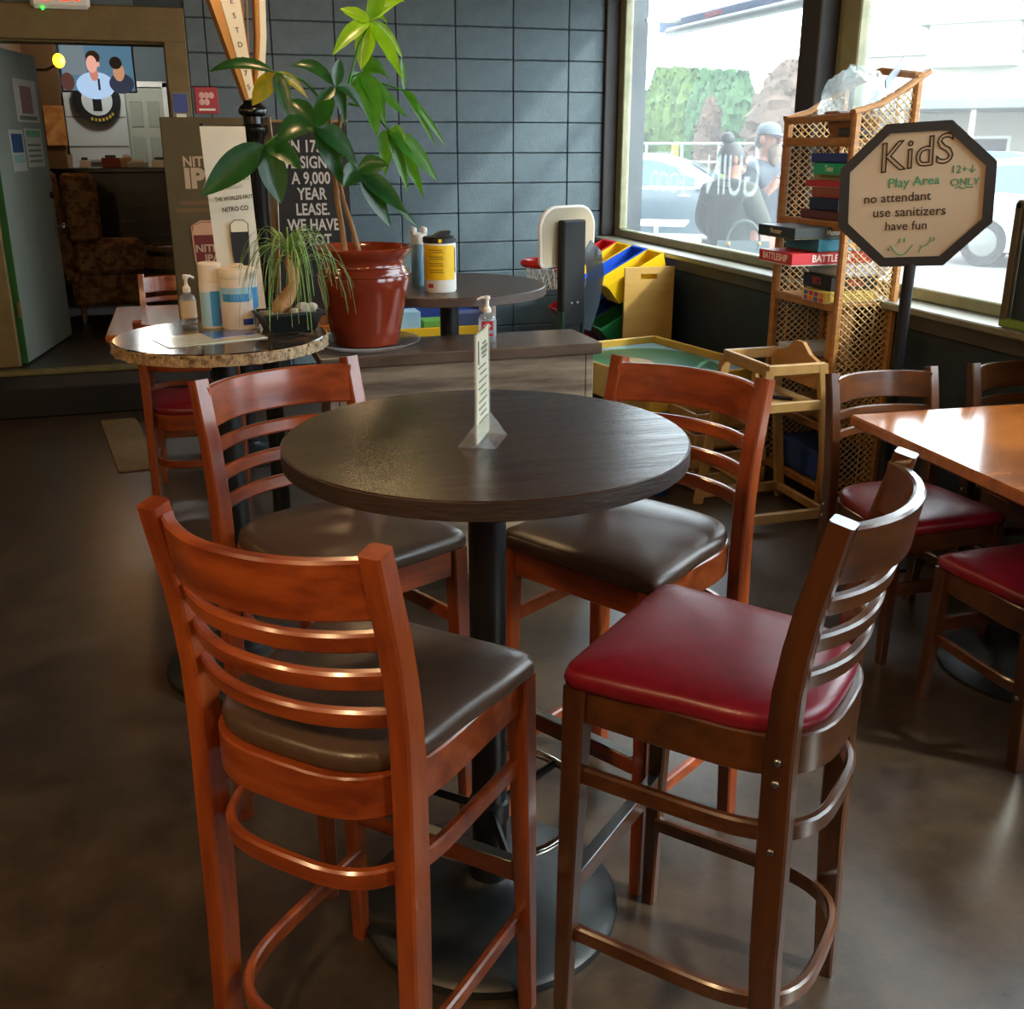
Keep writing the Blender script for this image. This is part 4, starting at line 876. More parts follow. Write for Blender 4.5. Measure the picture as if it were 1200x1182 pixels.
part('back_mount', (0, .056, .085), (.1, .056, .08), M_WHITE, t, .004)

# ------------------------------------------------------------------ the open door and its posters
dr = struct(thing('door_1', None, None, (-1.106, 7.33, .22), R(-9.3)))
part('door_leaf', (0, .545, .975), (.045, 1.08, 1.95), mat('door_grey', '7d8278', .5, col2='868b80', scale=(3, 3, 3)), dr, .004)
part('door_edge', (0.003, .002, .975), (.046, .012, 1.95), mat('door_edge_green', '1f5a24', .5), dr, .001)
for z in (.35, 1.45): part('hinge', (.02, -.004, z), (.02, .02, .1), M_TAN, dr, .002)
q = MB(); q.tube([(.022, 1.02, .80), (.07, 1.02, .80)], .01, 8); q.ell((.082, 1.02, .80), .024, 12, 8); q.build('door_knob', M_STEEL, dr)
q = MB(); q.tube([(.022, 1.02, 1.02), (.04, 1.02, 1.02)], .024, 12); q.build('deadbolt', M_BLACKP, dr)
def door_poster(label, s0, s1, z0, z1, m, bands):
    p = thing('poster', label, 'poster', (-1.106, 7.33, .22), R(-9.3), 'papers taped to the grey door'); x = .0245
    part('sheet', (x, (s0 + s1) / 2, (z0 + z1) / 2 - .22), (.002, s1 - s0, z1 - z0), m, p, 0)
    for (u0, u1, v0, v1, mm) in bands:
        part('printed_panel', (x + .0015, s0 + (s1 - s0) * (u0 + u1) / 2, z0 + (z1 - z0) * (v0 + v1) / 2 - .22), (.001, (s1 - s0) * (u1 - u0), (z1 - z0) * (v1 - v0)), mm, p, 0)
M_PW = mat('poster_white', 'b8b8b0', .5); M_PT = mat('poster_text', '6f746c', .6)
door_poster('framed glossy brown and white poster high on the grey door', .50, .99, 1.73, 2.00, M_PW, [(.25, .75, .2, .85, mat('poster_brown', '7a4a40', .3)), (.1, .9, .05, .15, M_PT)])
door_poster('narrow blue and white leaflet on the grey door', .28, .56, 1.42, 1.68, M_PW, [(.1, .9, .45, .9, mat('poster_blue', '2a4a7a', .4)), (.1, .9, .2, .4, mat('poster_teal', '8ab0a8', .5))])
door_poster('white notice with green heading on the grey door', .60, .98, 1.44, 1.69, M_PW, [(.08, .92, .78, .95, mat('poster_green', '5f9a70', .5))] + [(.1, .85, .12 + .14 * k, .18 + .14 * k, M_PT) for k in range(4)])

# ------------------------------------------------------------------ the back room
t = thing('television', 'flat television showing two men hanging in the back room', 'television', (-.665, 11.0, 2.055))
part('casing', (0, .03, .205), (.66, .05, .43), M_BLACKP, t, .006)
def em(name, c, s): return mat(name, c, .5, emit=c, es=s)
part('screen', (0, .003, .205), (.63, .004, .40), em('tv_blue', '4a6f86', .7), t, 0)
def disc(par, nm, cx, cz, rx, rz, y, m, n=18): q = MB(); q.prism([(cx + rx * math.cos(2 * PI * k / n), cz + rz * math.sin(2 * PI * k / n)) for k in range(n)], y, y - .002, 'y'); return q.build(nm, m, par, smooth=False)
part('screen_picture', (-.20, -.0005, .27), (.2, .002, .26), em('tv_grey', '6f8088', .6), t, 0)
disc(t, 'screen_picture', -.03, .05, .17, .12, -.002, em('tv_shirt', '9ab8d8', .8)); disc(t, 'screen_picture', -.035, .15, .038, .06, -.005, em('tv_neck', 'b87c6c', .7)); part('screen_picture', (.0, -.0045, .06), (.02, .002, .10), em('tv_dark', '22242c', .5), t, 0)
disc(t, 'screen_picture', -.03, .295, .062, .058, -.0055, em('tv_hair', '2c1c14', .5)); disc(t, 'screen_picture', -.045, .235, .047, .075, -.0065, em('tv_skin', 'd8a090', .75)); disc(t, 'screen_picture', .012, .235, .012, .022, -.006, em('tv_skin', 'd8a090', .75))
disc(t, 'screen_picture', .20, .07, .11, .09, -.003, em('tv_navy', '28344a', .6)); disc(t, 'screen_picture', .185, .17, .05, .08, -.006, em('tv_skin2', 'b88868', .7)); disc(t, 'screen_picture', .165, .25, .055, .055, -.008, em('tv_hair2', '1a1614', .5))
disc(t, 'screen_picture', -.27, .08, .06, .08, -.004, em('tv_brown', '5a3a38', .5)); part('wall_mount', (0, .08, .2), (.2, .06, .2), M_BLACKP, t)
q = MB(); q.tube([(0, .1, .3), (0, .1, .94)], .02, 8); q.build('ceiling_pole', M_BLACKP, t)
t = thing('white_bar_back', 'white panelled bar back wall behind the black bar', 'cabinet', (-.83, 12.75, .212))
part('panel', (0, 0, .95), (.62, .3, 1.90), mat('barback_white', 'b8bcb8', .6), t, .004)
for k in range(3): part('panel_line', (0, -.152, 1.05 + .3 * k), (.6, .006, .012), M_PT, t, 0)
part('shelf', (.05, -.2, 1.20), (.40, .12, .03), mat('barback_grey', '8e928e', .6), t, .003)
t = thing('round_sign', 'round black and white sign on the white bar back', 'sign', (-.80, 12.575, 2.03))
q = MB(); q.lathe([(.24, 0), (.24, .03), (.16, .03), (.16, .02), (.01, .02)], 36, M=Matrix.Rotation(R(90), 4, 'X')); q.build('disc', M_BLACKP, t)
disc(t, 'centre', 0, 0, .155, .155, -.021, mat('sign_centre', 'c8d0d0', .5), 28); part('emblem', (0, -.026, .0), (.09, .006, .22), M_BLACKP, t, .02)
for k in range(7):
    a = R(250 + 11 * k); part('rim_mark', (.2 * math.cos(a), -.033, .2 * math.sin(a)), (.022, .003, .03), mat('rim_yellow', 'c8b040', .5), t, 0)
door2 = struct(thing('door_2', None, None, (-.33, 12.9, .212)))
M_DW = mat('door_white', 'a8ab9c', .5)
part('door_leaf', (0, 0, .98), (.40, .05, 1.96), M_DW, door2, .004)
for cx in (-.09, .09):
    for (z0, z1) in ((.15, .72), (.82, 1.45), (1.55, 1.82)):
        part('door_panel', (cx, -.028, (z0 + z1) / 2), (.13, .012, z1 - z0), mat('door_white2', '969a8c', .5), door2, .008)
part('door_frame', (.225, 0, 1.0), (.05, .08, 2.05), M_WHITE, door2); part('door_frame', (-.225, 0, 1.0), (.05, .08, 2.05), M_WHITE, door2); part('door_frame', (0, 0, 2.0), (.5, .08, .06), M_WHITE, door2)
t = thing('bar_counter', 'black bar counter in the back room below the television', 'counter', (-.55, 11.1, .212))
part('front', (0, .05, .56), (1.55, .5, 1.12), mat('bar_black', '101114', .35), t, .004); part('counter_top', (0, 0, 1.14), (1.6, .62, .04), mat('bar_top_black', '16171a', .2), t, .006)
for k in range(5): part('front_slat', (.30 + .07 * (k % 1), -.21, .95 - .14 * k), (.7, .02, .02), mat('slat_grey', '3a3e44', .3), t, .004)
part('foot_rail', (0, -.28, .2), (1.5, .03, .03), M_STEEL, t, .01)
for k in (-1, 1): part('rail_bracket', (.5 * k, -.24, .2), (.03, .1, .03), M_STEEL, t)
for i, (x, y, d, m, lb, cat) in enumerate(((-.64, 11.0, (.16, .14, .09), mat('box_rust', '7a3018', .6), 'rust brown box on the black bar counter', 'box'), (-.50, 11.0, (.10, .10, .09), M_LTWOOD, 'light wooden block holder on the bar counter', 'box'), (-.87, 10.95, (.09, .08, .07), M_WHITE, 'white napkin holder at the left end of the bar', 'holder'),
         (-.40, 10.92, (.18, .14, .05), mat('tray_grey', '9aa0a0', .5), 'grey tray of papers on the bar counter', 'tray'), (-.20, 10.95, (.14, .14, .07), M_WHITE, 'white bin of straws at the right end of the bar', 'bin'), (-1.0, 10.95, (.05, .05, .12), M_WHITE, 'white cup on the far left of the bar counter', 'cup'))):
    g = thing('bar_item', lb, cat, (x, y, 1.3735)); g.name = {'box': 'bar_box', 'holder': 'napkin_holder', 'tray': 'paper_tray', 'bin': 'straw_bin', 'cup': 'paper_cup'}[cat]
    if cat == 'cup':
        q = MB(); q.lathe([(.022, 0), (.03, .12), (.031, .12), (.028, .115), (.02, .006), (.004, .006)], 16); q.build('cup_body', m, g)
    else:
        part('body', (0, 0, d[2] / 2), d, m, g, .004)
        part('content', (0, 0, d[2] + .012), (d[0] * .6, d[1] * .5, .024), M_PAPER if i % 2 else M_BLACKP, g, .004)
# wall lamp
t = thing('wall_lamp', 'glowing amber wall lamp in the back room left of the television', 'lamp', (-.86, 9.55, 2.19))
q = MB(); q.ell((0, 0, .03), (.045, .045, .055), 14, 9); q.build('bulb', mat('amber_bulb', 'ffb040', .5, emit='ff8a18', es=7), t)
q = MB(); q.tube([(-.02, 0, .0), (-.1, 0, -.04), (-.61, 0, -.04)], .010, 8); q.build('bracket', M_BLACKP, t)
l = bpy.data.lights.new('lamp_light', 'POINT'); l.energy = 5; l.color = (1, .55, .2); l.shadow_soft_size = .06; lo = bpy.data.objects.new('lamp_light', l); COL.objects.link(lo); lo.parent = t; lo.location = (.09, -.05, .03)
t = thing('ceiling_light', 'round white ceiling light over the bar in the back room', 'lamp', (-.45, 11.9, 2.86))
q = MB(); q.lathe([(.16, .08), (.17, .03), (.13, 0), (.02, -.01)], 28); q.build('diffuser', mat('diffuser_white', 'ffffff', .5, emit='fff2e0', es=1.2), t)
q = MB(); q.lathe([(.18, .03), (.18, .09)], 28); q.build('rim', M_STEEL, t)
l = bpy.data.lights.new('lamp_light', 'POINT'); l.energy = 24; l.color = (1, .97, .9); l.shadow_soft_size = .15; lo = bpy.data.objects.new('lamp_light', l); COL.objects.link(lo); lo.parent = t; lo.location = (0, 0, -.12)
o = part('poster', (0, 0, 0), (.012, .20, .40), mat('orange_poster', '9a5a20', .5, col2='c88a4a', scale=(9, 9, 9)), None, .002); o.location = (-1.46, 10.1, 1.85); o.rotation_euler = (0, 0, R(90)); o.location = (-1.235, 12.43, 1.77); tag(o, 'orange framed picture on the brown wall of the back room', 'picture')
q = MB(); q.box((-1.335, 12.6, 1.58), (.35, .3, 2.74)); struct(q.build('wall_back_room_pier', MATS['brown_wall'], smooth=False))
# armchair
M_FLOR = mat('floral_fabric', '4c2c1a', .85, col2='806040', scale=(16, 16, 16), detail=6, lo=.42, hi=.58)
t = thing('wing_armchair', 'brown floral wing armchair in the back room beside the grey door', 'armchair', (-.64, 9.25, .212), R(-84))
def cush(name, c, d, bev, M=None): q = MB(); q.box(c, d, bev, M); return q.build(name, M_FLOR, t)
cush('seat_base', (0, 0, .27), (.66, .62, .26), .03); cush('seat_cushion', (0, .03, .45), (.50, .58, .13), .04)
cush('backrest', (0, -.28, .78), (.62, .15, .88), .05, Matrix.Rotation(R(6), 4, 'X'))
for sx in (-1, 1):
    cush('armrest', (sx * .31, .02, .50), (.12, .58, .24), .05); cush('wing', (sx * .31, -.17, .90), (.07, .26, .50), .03)
    for sy in (-1, 1):
        q = MB(); q.sweep([(sx * .27, sy * .25, 0), (sx * .26, sy * .24, .15)], [.03, .05], [.03, .05], up=(0, 1, 0)); q.build('leg', M_WALNUT, t)
# barrel and black chair
t = thing('wooden_barrel', 'old wooden barrel with dark hoops in the back room', 'barrel', (-.10, 8.75, .212))
for k in range(16):
    a0, a1 = 2 * PI * k / 16 + .012, 2 * PI * (k + 1) / 16 - .012; q = MB(); rings = []
    for z, r in ((0, .21), (.15, .245), (.31, .255), (.47, .245), (.62, .21)): rings.append([(r * math.cos(a0), r * math.sin(a0), z), (r * math.cos(a1), r * math.sin(a1), z), (r * .92 * math.cos(a1), r * .92 * math.sin(a1), z), (r * .92 * math.cos(a0), r * .92 * math.sin(a0), z)])
    q.loft(rings); q.build('stave', mat('barrel_wood', '5a3c1c', .6, col2='6e4c26', scale=(12, 12, 4)), t)
for z, r in ((.06, .228), (.2, .256), (.44, .254), (.57, .225)):
    q = MB(); q.lathe([(r, z - .02), (r + .004, z - .02), (r + .004, z + .02), (r, z + .02)], 28, cap0=False, cap1=False); q.build('hoop', M_BLACKP, t)
q = MB(); q.lathe([(.2, .60), (.02, .605)], 24); q.build('barrel_head', MATS['barrel_wood'], t)
t = thing('bistro_chair', 'black metal bistro chair with round back in the back room', 'chair', (-.02, 9.75, .212), R(150))
q = MB(); q.lathe([(.19, .44), (.2, .455), (.19, .47), (.02, .47)], 24); q.build('seat', M_BLACKP, t)
for a in (45, 135, 225, 315):
    q = MB(); q.tube([(.21 * math.cos(R(a)), .21 * math.sin(R(a)), 0), (.16 * math.cos(R(a)), .16 * math.sin(R(a)), .45)], .011, 8); q.build('leg', M_BLACKP, t)
q = MB(); q.tube([(-.17, -.1, .45), (-.2, -.17, .70), (-.15, -.21, .95), (0, -.22, 1.04), (.15, -.21, .95), (.2, -.17, .70), (.17, -.1, .45)], .011, 8); q.build('back_hoop', M_STEEL, t)
q = MB(); q.box((0, -.2, .75), (.12, .015, .5), .006); q.build('back_splat', M_BLACKP, t)

# ------------------------------------------------------------------ outside
GZ = -.08
q = MB(); q.box((23.2, 20, GZ - .05), (40, 90, .1)); struct(q.build('ground_outside', mat('asphalt_pale', '606060', .9, col2='6c6c6a', scale=(.8, .8, .8)), smooth=False))
q = MB(); q.box((4.9, 8, GZ + .01), (3.3, 26, .06)); struct(q.build('sidewalk', mat('sidewalk_concrete', 'a8a8a2', .9, col2='9c9c96', scale=(2, 2, 2)), smooth=False))
def tree(label, x, y, h, r, m, seed, group, round_=False, name='hedge_tree'):
    rg = random.Random(seed); t = thing(name, label, 'tree', (x, y, GZ), rg.uniform(0, 6), group); q = MB(); rings = []; nu, nv = 26, 22
    for i in range(nv + 1):
        s_ = i / nv; prof = (math.sin(PI * (.12 + .86 * s_)) ** .6 if round_ else min(1, (1 - s_) * 2.6 + .28) * min(1, s_ * 6 + .35)); z = .15 + (h - .15) * s_
        rings.append([(r * prof * (1 + .34 * (rg.random() - .5)) * math.cos(2 * PI * j / nu), r * prof * (1 + .34 * (rg.random() - .5)) * math.sin(2 * PI * j / nu), z + rg.uniform(-.06, .06) * h / 4) for j in range(nu)])
    q.loft(rings); q.build('foliage', m, t, ang=15)
    n2 = MB()
    for k in range(420):
        s_ = rg.random(); a = rg.uniform(0, 2 * PI); prof = (math.sin(PI * (.12 + .86 * s_)) ** .6 if round_ else min(1, (1 - s_) * 2.6 + .28) * min(1, s_ * 6 + .35)); rr = r * prof * rg.uniform(.95, 1.15)
        c = Vector((rr * math.cos(a), rr * math.sin(a), .15 + (h - .15) * s_)); u = Vector((rg.gauss(0, 1), rg.gauss(0, 1), rg.gauss(.6, 1))).normalized() * rg.uniform(.07, .16) * (h / 4); w_ = u.cross(Vector((math.cos(a), math.sin(a), .3))).normalized() * .05 * h / 4
        n2.add([c - w_, c + u, c + w_, c - u * .6], [(0, 1, 2, 3)])
    o = n2.build('leaf_sprays', m, t, smooth=False); o['kind'] = 'stuff'
    q = MB(); q.tube([(0, 0, 0), (0, 0, h * .5)], [.12, .05], 8); q.build('trunk', M_TRUNK, t); return t
M_H1 = mat('hedge_green', '283c14', .8, col2='4c6426', scale=(4, 4, 4)); M_H2 = mat('hedge_deep', '1c3a1a', .8, col2='35592e', scale=(4, 4, 4)); M_H3 = mat('dry_shrub', '3e3024', .85, col2='5c4a3c', scale=(4, 4, 4)); M_H4 = mat('bush_lime', '47600f', .8, col2='62801c', scale=(5, 5, 5))
hx0, hy0, hx1, hy1 = 13.8, 30.7, 14.1, 25.6
for i in range(9):
    s_ = i / 8; m = M_H1 if i < 5 else M_H2
    tree(['pale green conifer at the left end of the row outside', 'tall yellow-green conifer second from the left outside', 'dense yellow-green conifer in the left half of the row', 'green conifer left of the middle of the row outside', 'conifer in the middle of the row behind the bun', 'deep green conifer right of the middle of the row', 'deep green conifer behind the woman in the row', 'tall deep green conifer near the right of the row', 'deep green conifer at the right end of the row'][i],
         hx0 + (hx1 - hx0) * s_, hy0 + (hy1 - hy0) * s_, (3.2 if i == 0 else 3.85) - .05 * i, .47, m, 20 + i, 'conifers across the street')
tree('round reddish brown shrub behind the bearded man outside', 13.9, 22.9, 3.5, 1.0, M_H3, 40, 'bushes across the street', True, 'brown_shrub')
tree('slim reddish brown shrub between the conifers outside', 12.6, 24.4, 2.75, .36, M_H3, 41, 'bushes across the street', True, 'brown_shrub')
tree('low lime green bush between the woman and the man outside', 11.6, 20.6, 1.35, .75, M_H4, 42, 'bushes across the street', True, 'lime_bush')
tree('pale green bush at the far left of the street', 12.2, 30.0, 2.3, .9, M_H1, 43, 'bushes across the street', True, 'lime_bush')
# fence across the street
t = thing('street_fence', 'white metal rail fence across the street behind the white car', 'fence', (0, 0, GZ)); A_, B_ = Vector((10.2, 24.8, 0)), Vector((13.2, 21.3, 0)); M_FW = mat('fence_white', '808884', .5)
for k in range(6):
    p = A_.lerp(B_, k / 5); q = MB(); q.tube([p, p + Vector((0, 0, 1.7))], .035, 8); q.build('fence_post', M_FW, t)
for z in (1.66, 1.25, .45):
    q = MB(); q.tube([A_ + Vector((0, 0, z)), B_ + Vector((0, 0, z))], .03, 8); q.build('fence_rail', M_FW, t)
o = MB(); o.tube([(0, 0, 0), (0, 0, 1.62)], .07, 10); o.ell((0, 0, 1.62), (.07, .07, .04)); o = o.build('bollard', mat('safety_yellow', 'd0a818', .5), None, (10.4, 21.7, GZ)); tag(o, 'yellow bollard post in front of the fence outside', 'bollard')
# cars
def car(label, x, y, deg, m, suv=True, roof=None):
    t = thing('car', label, 'car', (x, y, GZ), R(deg), 'parked cars')
    L_, W_, H_ = 4.4, 1.78, 1.52 if suv else 1.42
    def sect(xx, zb, zt, w): return [(xx, -w, zb), (xx, -w * 1.0, zb + (zt - zb) * .55), (xx, -w * .93, zt), (xx, w * .93, zt), (xx, w, zb + (zt - zb) * .55), (xx, w, zb)]
    q = MB(); q.loft([sect(-2.18, .38, .80, .70), sect(-2.05, .26, .98, .84), sect(-1.2, .22, 1.02, .89), sect(0, .22, .98, .89), sect(1.0, .22, .96, .89), sect(1.75, .24, .86, .86), sect(2.12, .34, .70, .74), sect(2.2, .40, .60, .66)]); q.build('body', m, t, ang=35)
    def cab(xx, zt, w): return [(xx, -.84, .94), (xx, -w, zt), (xx, w, zt), (xx, .84, .94)]
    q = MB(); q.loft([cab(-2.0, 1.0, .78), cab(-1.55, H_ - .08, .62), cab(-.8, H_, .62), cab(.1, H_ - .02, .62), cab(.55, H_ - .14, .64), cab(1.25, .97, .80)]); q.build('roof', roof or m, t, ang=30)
    gm = mat('car_glass', '2c4a54', .08, coat=.3)
    for sy in (-1, 1):
        for poly in ([(-1.62, 1.03), (-1.4, H_ - .15), (-.72, H_ - .10), (-.68, 1.0)], [(-.60, 1.0), (-.62, H_ - .10), (.05, H_ - .12), (.5, H_ - .26), (.95, 1.0)]):
            v = []; 
            for (xx, z) in poly:
                w = .845 + (.62 - .845) * (z - .94) / (H_ - .94); v.append((xx, sy * (w + .012), z))
            q = MB(); q.add(v + [(a, b2 - sy * .01, c) for a, b2, c in v], [(0, 1, 2, 3), (7, 6, 5, 4)] + [(i, (i + 1) % 4, 4 + (i + 1) % 4, 4 + i) for i in range(4)]); q.build('side_window', gm, t, smooth=False)
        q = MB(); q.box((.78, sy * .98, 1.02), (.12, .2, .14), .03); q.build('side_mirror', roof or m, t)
        for xx in (-.35, .55): q = MB(); q.box((xx, sy * .885, .84), (.18, .03, .03), .01); q.build('door_handle', M_WHITE, t)
        for xx in (-1.35, 1.35):
            q = MB(); q.lathe([(.05, -.1), (.32, -.1), (.34, -.06), (.34, .06), (.32, .1), (.2, .1), (.18, .08), (.05, .08)], 26, M=Matrix.Translation((xx, sy * .80, .34)) @ Matrix.Rotation(R(90 * -sy), 4, 'X')); wh = q.build('wheel', M_BLACKP, t)
            q = MB(); q.lathe([(.03, .085), (.19, .09), (.2, .095), (.05, .11)], 18, M=Matrix.Translation((xx, sy * .80, .34)) @ Matrix.Rotation(R(90 * -sy), 4, 'X')); q.build('hub_cap', M_STEEL, wh)
    q = MB(); v = [(.62, -.60, H_ - .15), (.62, .60, H_ - .15), (1.24, .74, 1.0), (1.24, -.74, 1.0)]; q.add([(a + .015, b2, c + .015) for a, b2, c in v] + v, [(0, 1, 2, 3), (7, 6, 5, 4)] + [(i, (i + 1) % 4, 4 + (i + 1) % 4, 4 + i) for i in range(4)]); q.build('windscreen', gm, t, smooth=False)
    for sy in (-1, 1): q = MB(); q.ell((2.08, sy * .6, .66), (.1, .16, .07)); q.build('headlight', M_CHROME, t); q = MB(); q.ell((-2.12, sy * .62, .78), (.06, .14, .08)); q.build('tail_light', mat('tail_red', '8a1418', .3), t)
    return t
car('car with reflections painted as white roof and slate body, parked across the street behind the woman', 7.95, 17.3, -29, mat('car_slate_reflection', '38464e', .25, coat=.6), roof=mat('car_white_reflection', '9c9fa2', .3, coat=.5))  # white roof and slate body put sky and dark reflections into the colour
car('blue car parked on the lot behind the octagon sign', 16.6, 18.6, -50, mat('car_blue', '2a5a8c', .3, coat=.5))
car('silver car at the right edge on the parking lot', 12.2, 11.6, -60, mat('car_silver', 'a8adb2', .3, coat=.5))
# pale building across the lot
t = thing('pale_building', 'pale low building with carport across the parking lot', 'building', (27.5, 25.5, GZ), R(-52))
part('wall', (0, 1.0, 2.2), (20, 1.5, 4.4), mat('stucco_pale', 'b8b4a8', .9), t, .02)
part('carport_roof', (0, -2.0, 2.75), (22, 4.5, .3), mat('carport_grey', '6c746e', .7), t, .03)
for k in range(11): part('carport_post', (-10 + 2 * k, -3.9, 1.3), (.14, .14, 2.6), mat('post_pale', 'c0c0b8', .7), t, .01)
for k in range(9): w_ = part('window', (-8.8 + 2.2 * k, .22, 1.35), (1.5, .06, 1.1), M_WHITE, t, .01); part('pane', (-8.8 + 2.2 * k, .18, 1.35), (1.3, .03, .9), mat('far_glass', '4a4c50', .2), w_, 0)
q = MB(); q.prism([(-11.5, 4.4), (11.5, 4.4), (4, 6.2), (-4, 6.2)], 0.1, 2.2, 'y'); q.build('roof', mat('roof_grey', '8c8a88', .8), t, smooth=False)
part('dormer', (-5, -.2, 4.6), (2.6, 1.2, 1.3), mat('stucco_pale', 'b8b4a8', .9), t, .02); q = MB(); q.prism([(-6.6, 5.2), (-3.4, 5.2), (-5, 6.1)], -1.0, 1.2, 'y'); q.build('dormer_roof', MATS['roof_grey'], t, smooth=False)
t = thing('white_house', 'white house at the left end of the conifer row outside', 'building', (11.8, 41, GZ), R(-25))
part('wall', (0, 0, 2.0), (5, 4, 4.0), mat('house_white', 'b8bcc0', .8), t, .02); q = MB(); q.prism([(-2.8, 4.0), (2.8, 4.0), (0, 5.4)], -2.2, 2.2, 'y'); q.build('roof', MATS['roof_grey'], t, smooth=False)
for k in (-1, 1): part('window', (1.3 * k, -2.02, 2.2), (1.0, .06, 1.0), MATS['far_glass'], t, .01)
# patio tables, awning tube
for i, (x, y, lb) in enumerate(((5.55, 12.0, 'white patio table farther away on the sidewalk outside'), (4.45, 9.5, 'white patio table on the sidewalk just outside the window'))):
    t = thing('patio_table', lb, 'table', (x, y, GZ + .04), R(60)); part('table_top', (0, 0, .70), (.75, .75, .03), mat('patio_white', 'c8ccc8', .5), t, .01)
    q = MB(); q.tube([(0, 0, .02), (0, 0, .69)], .03, 10); q.build('column', M_STEEL, t); q = MB(); q.lathe([(.24, 0), (.24, .02), (.04, .05)], 20); q.build('base', M_STEEL, t)
t = thing('rolled_awning', 'rolled blue awning with grey tube above the window outside', 'awning', (3.42, 6.05, 2.40))
q = MB(); q.tube([(0, 1.28, -.055), (0, -2.1, -.055)], .030, 14); q.build('roller_tube', mat('tube_grey', '8c9498', .4), t)
q = MB(); q.sweep([(.05, 1.5, .0), (.05, -2.1, .0)], .05, .075, bev=.012); q.build('folded_fabric', mat('awning_blue', '4a5f86', .7), t)
for y in (1.1, -.6, -2.0): part('bracket', (-.13, y, .0), (.26, .03, .03), M_STEEL, t)
part('red_patch', (.02, .65, .005), (.012, .22, .03), mat('awning_red', 'a03a44', .6), t, .002)

# ------------------------------------------------------------------ people outside
def skinned(name, verts, edges, radii, m, par, sub=2, root=0):
    me = bpy.data.meshes.new(name); me.from_pydata([Vector(v) for v in verts], edges, []); o = bpy.data.objects.new(name, me); COL.objects.link(o)
    o.modifiers.new('skin', 'SKIN'); sv = me.skin_vertices[0].data
    for i, r in enumerate(radii): sv[i].radius = r if isinstance(r, tuple) else (r, r)
    sv[root].use_root = True
    ms = o.modifiers.new('sub', 'SUBSURF'); ms.levels = sub; ms.render_levels = sub
    out = bpy.data.meshes.new_from_object(o.evaluated_get(bpy.context.evaluated_depsgraph_get())); bpy.data.objects.remove(o)
    out.name = name; out.materials.clear(); out.materials.append(m); out.polygons.foreach_set('use_smooth', [True] * len(out.polygons))
    r = bpy.data.objects.new(name, out); COL.objects.link(r); r.parent = par; return r
def merge_into(o, mb):
    import bmesh
    bm = bmesh.new(); bm.from_mesh(o.data); k = len(bm.verts); vs = [bm.verts.new(v) for v in mb.v]
    for f in mb.f:
        try: bm.faces.new([vs[i] for i in f]).smooth = True
        except ValueError: pass
    bm.normal_update(); bm.to_mesh(o.data); bm.free()
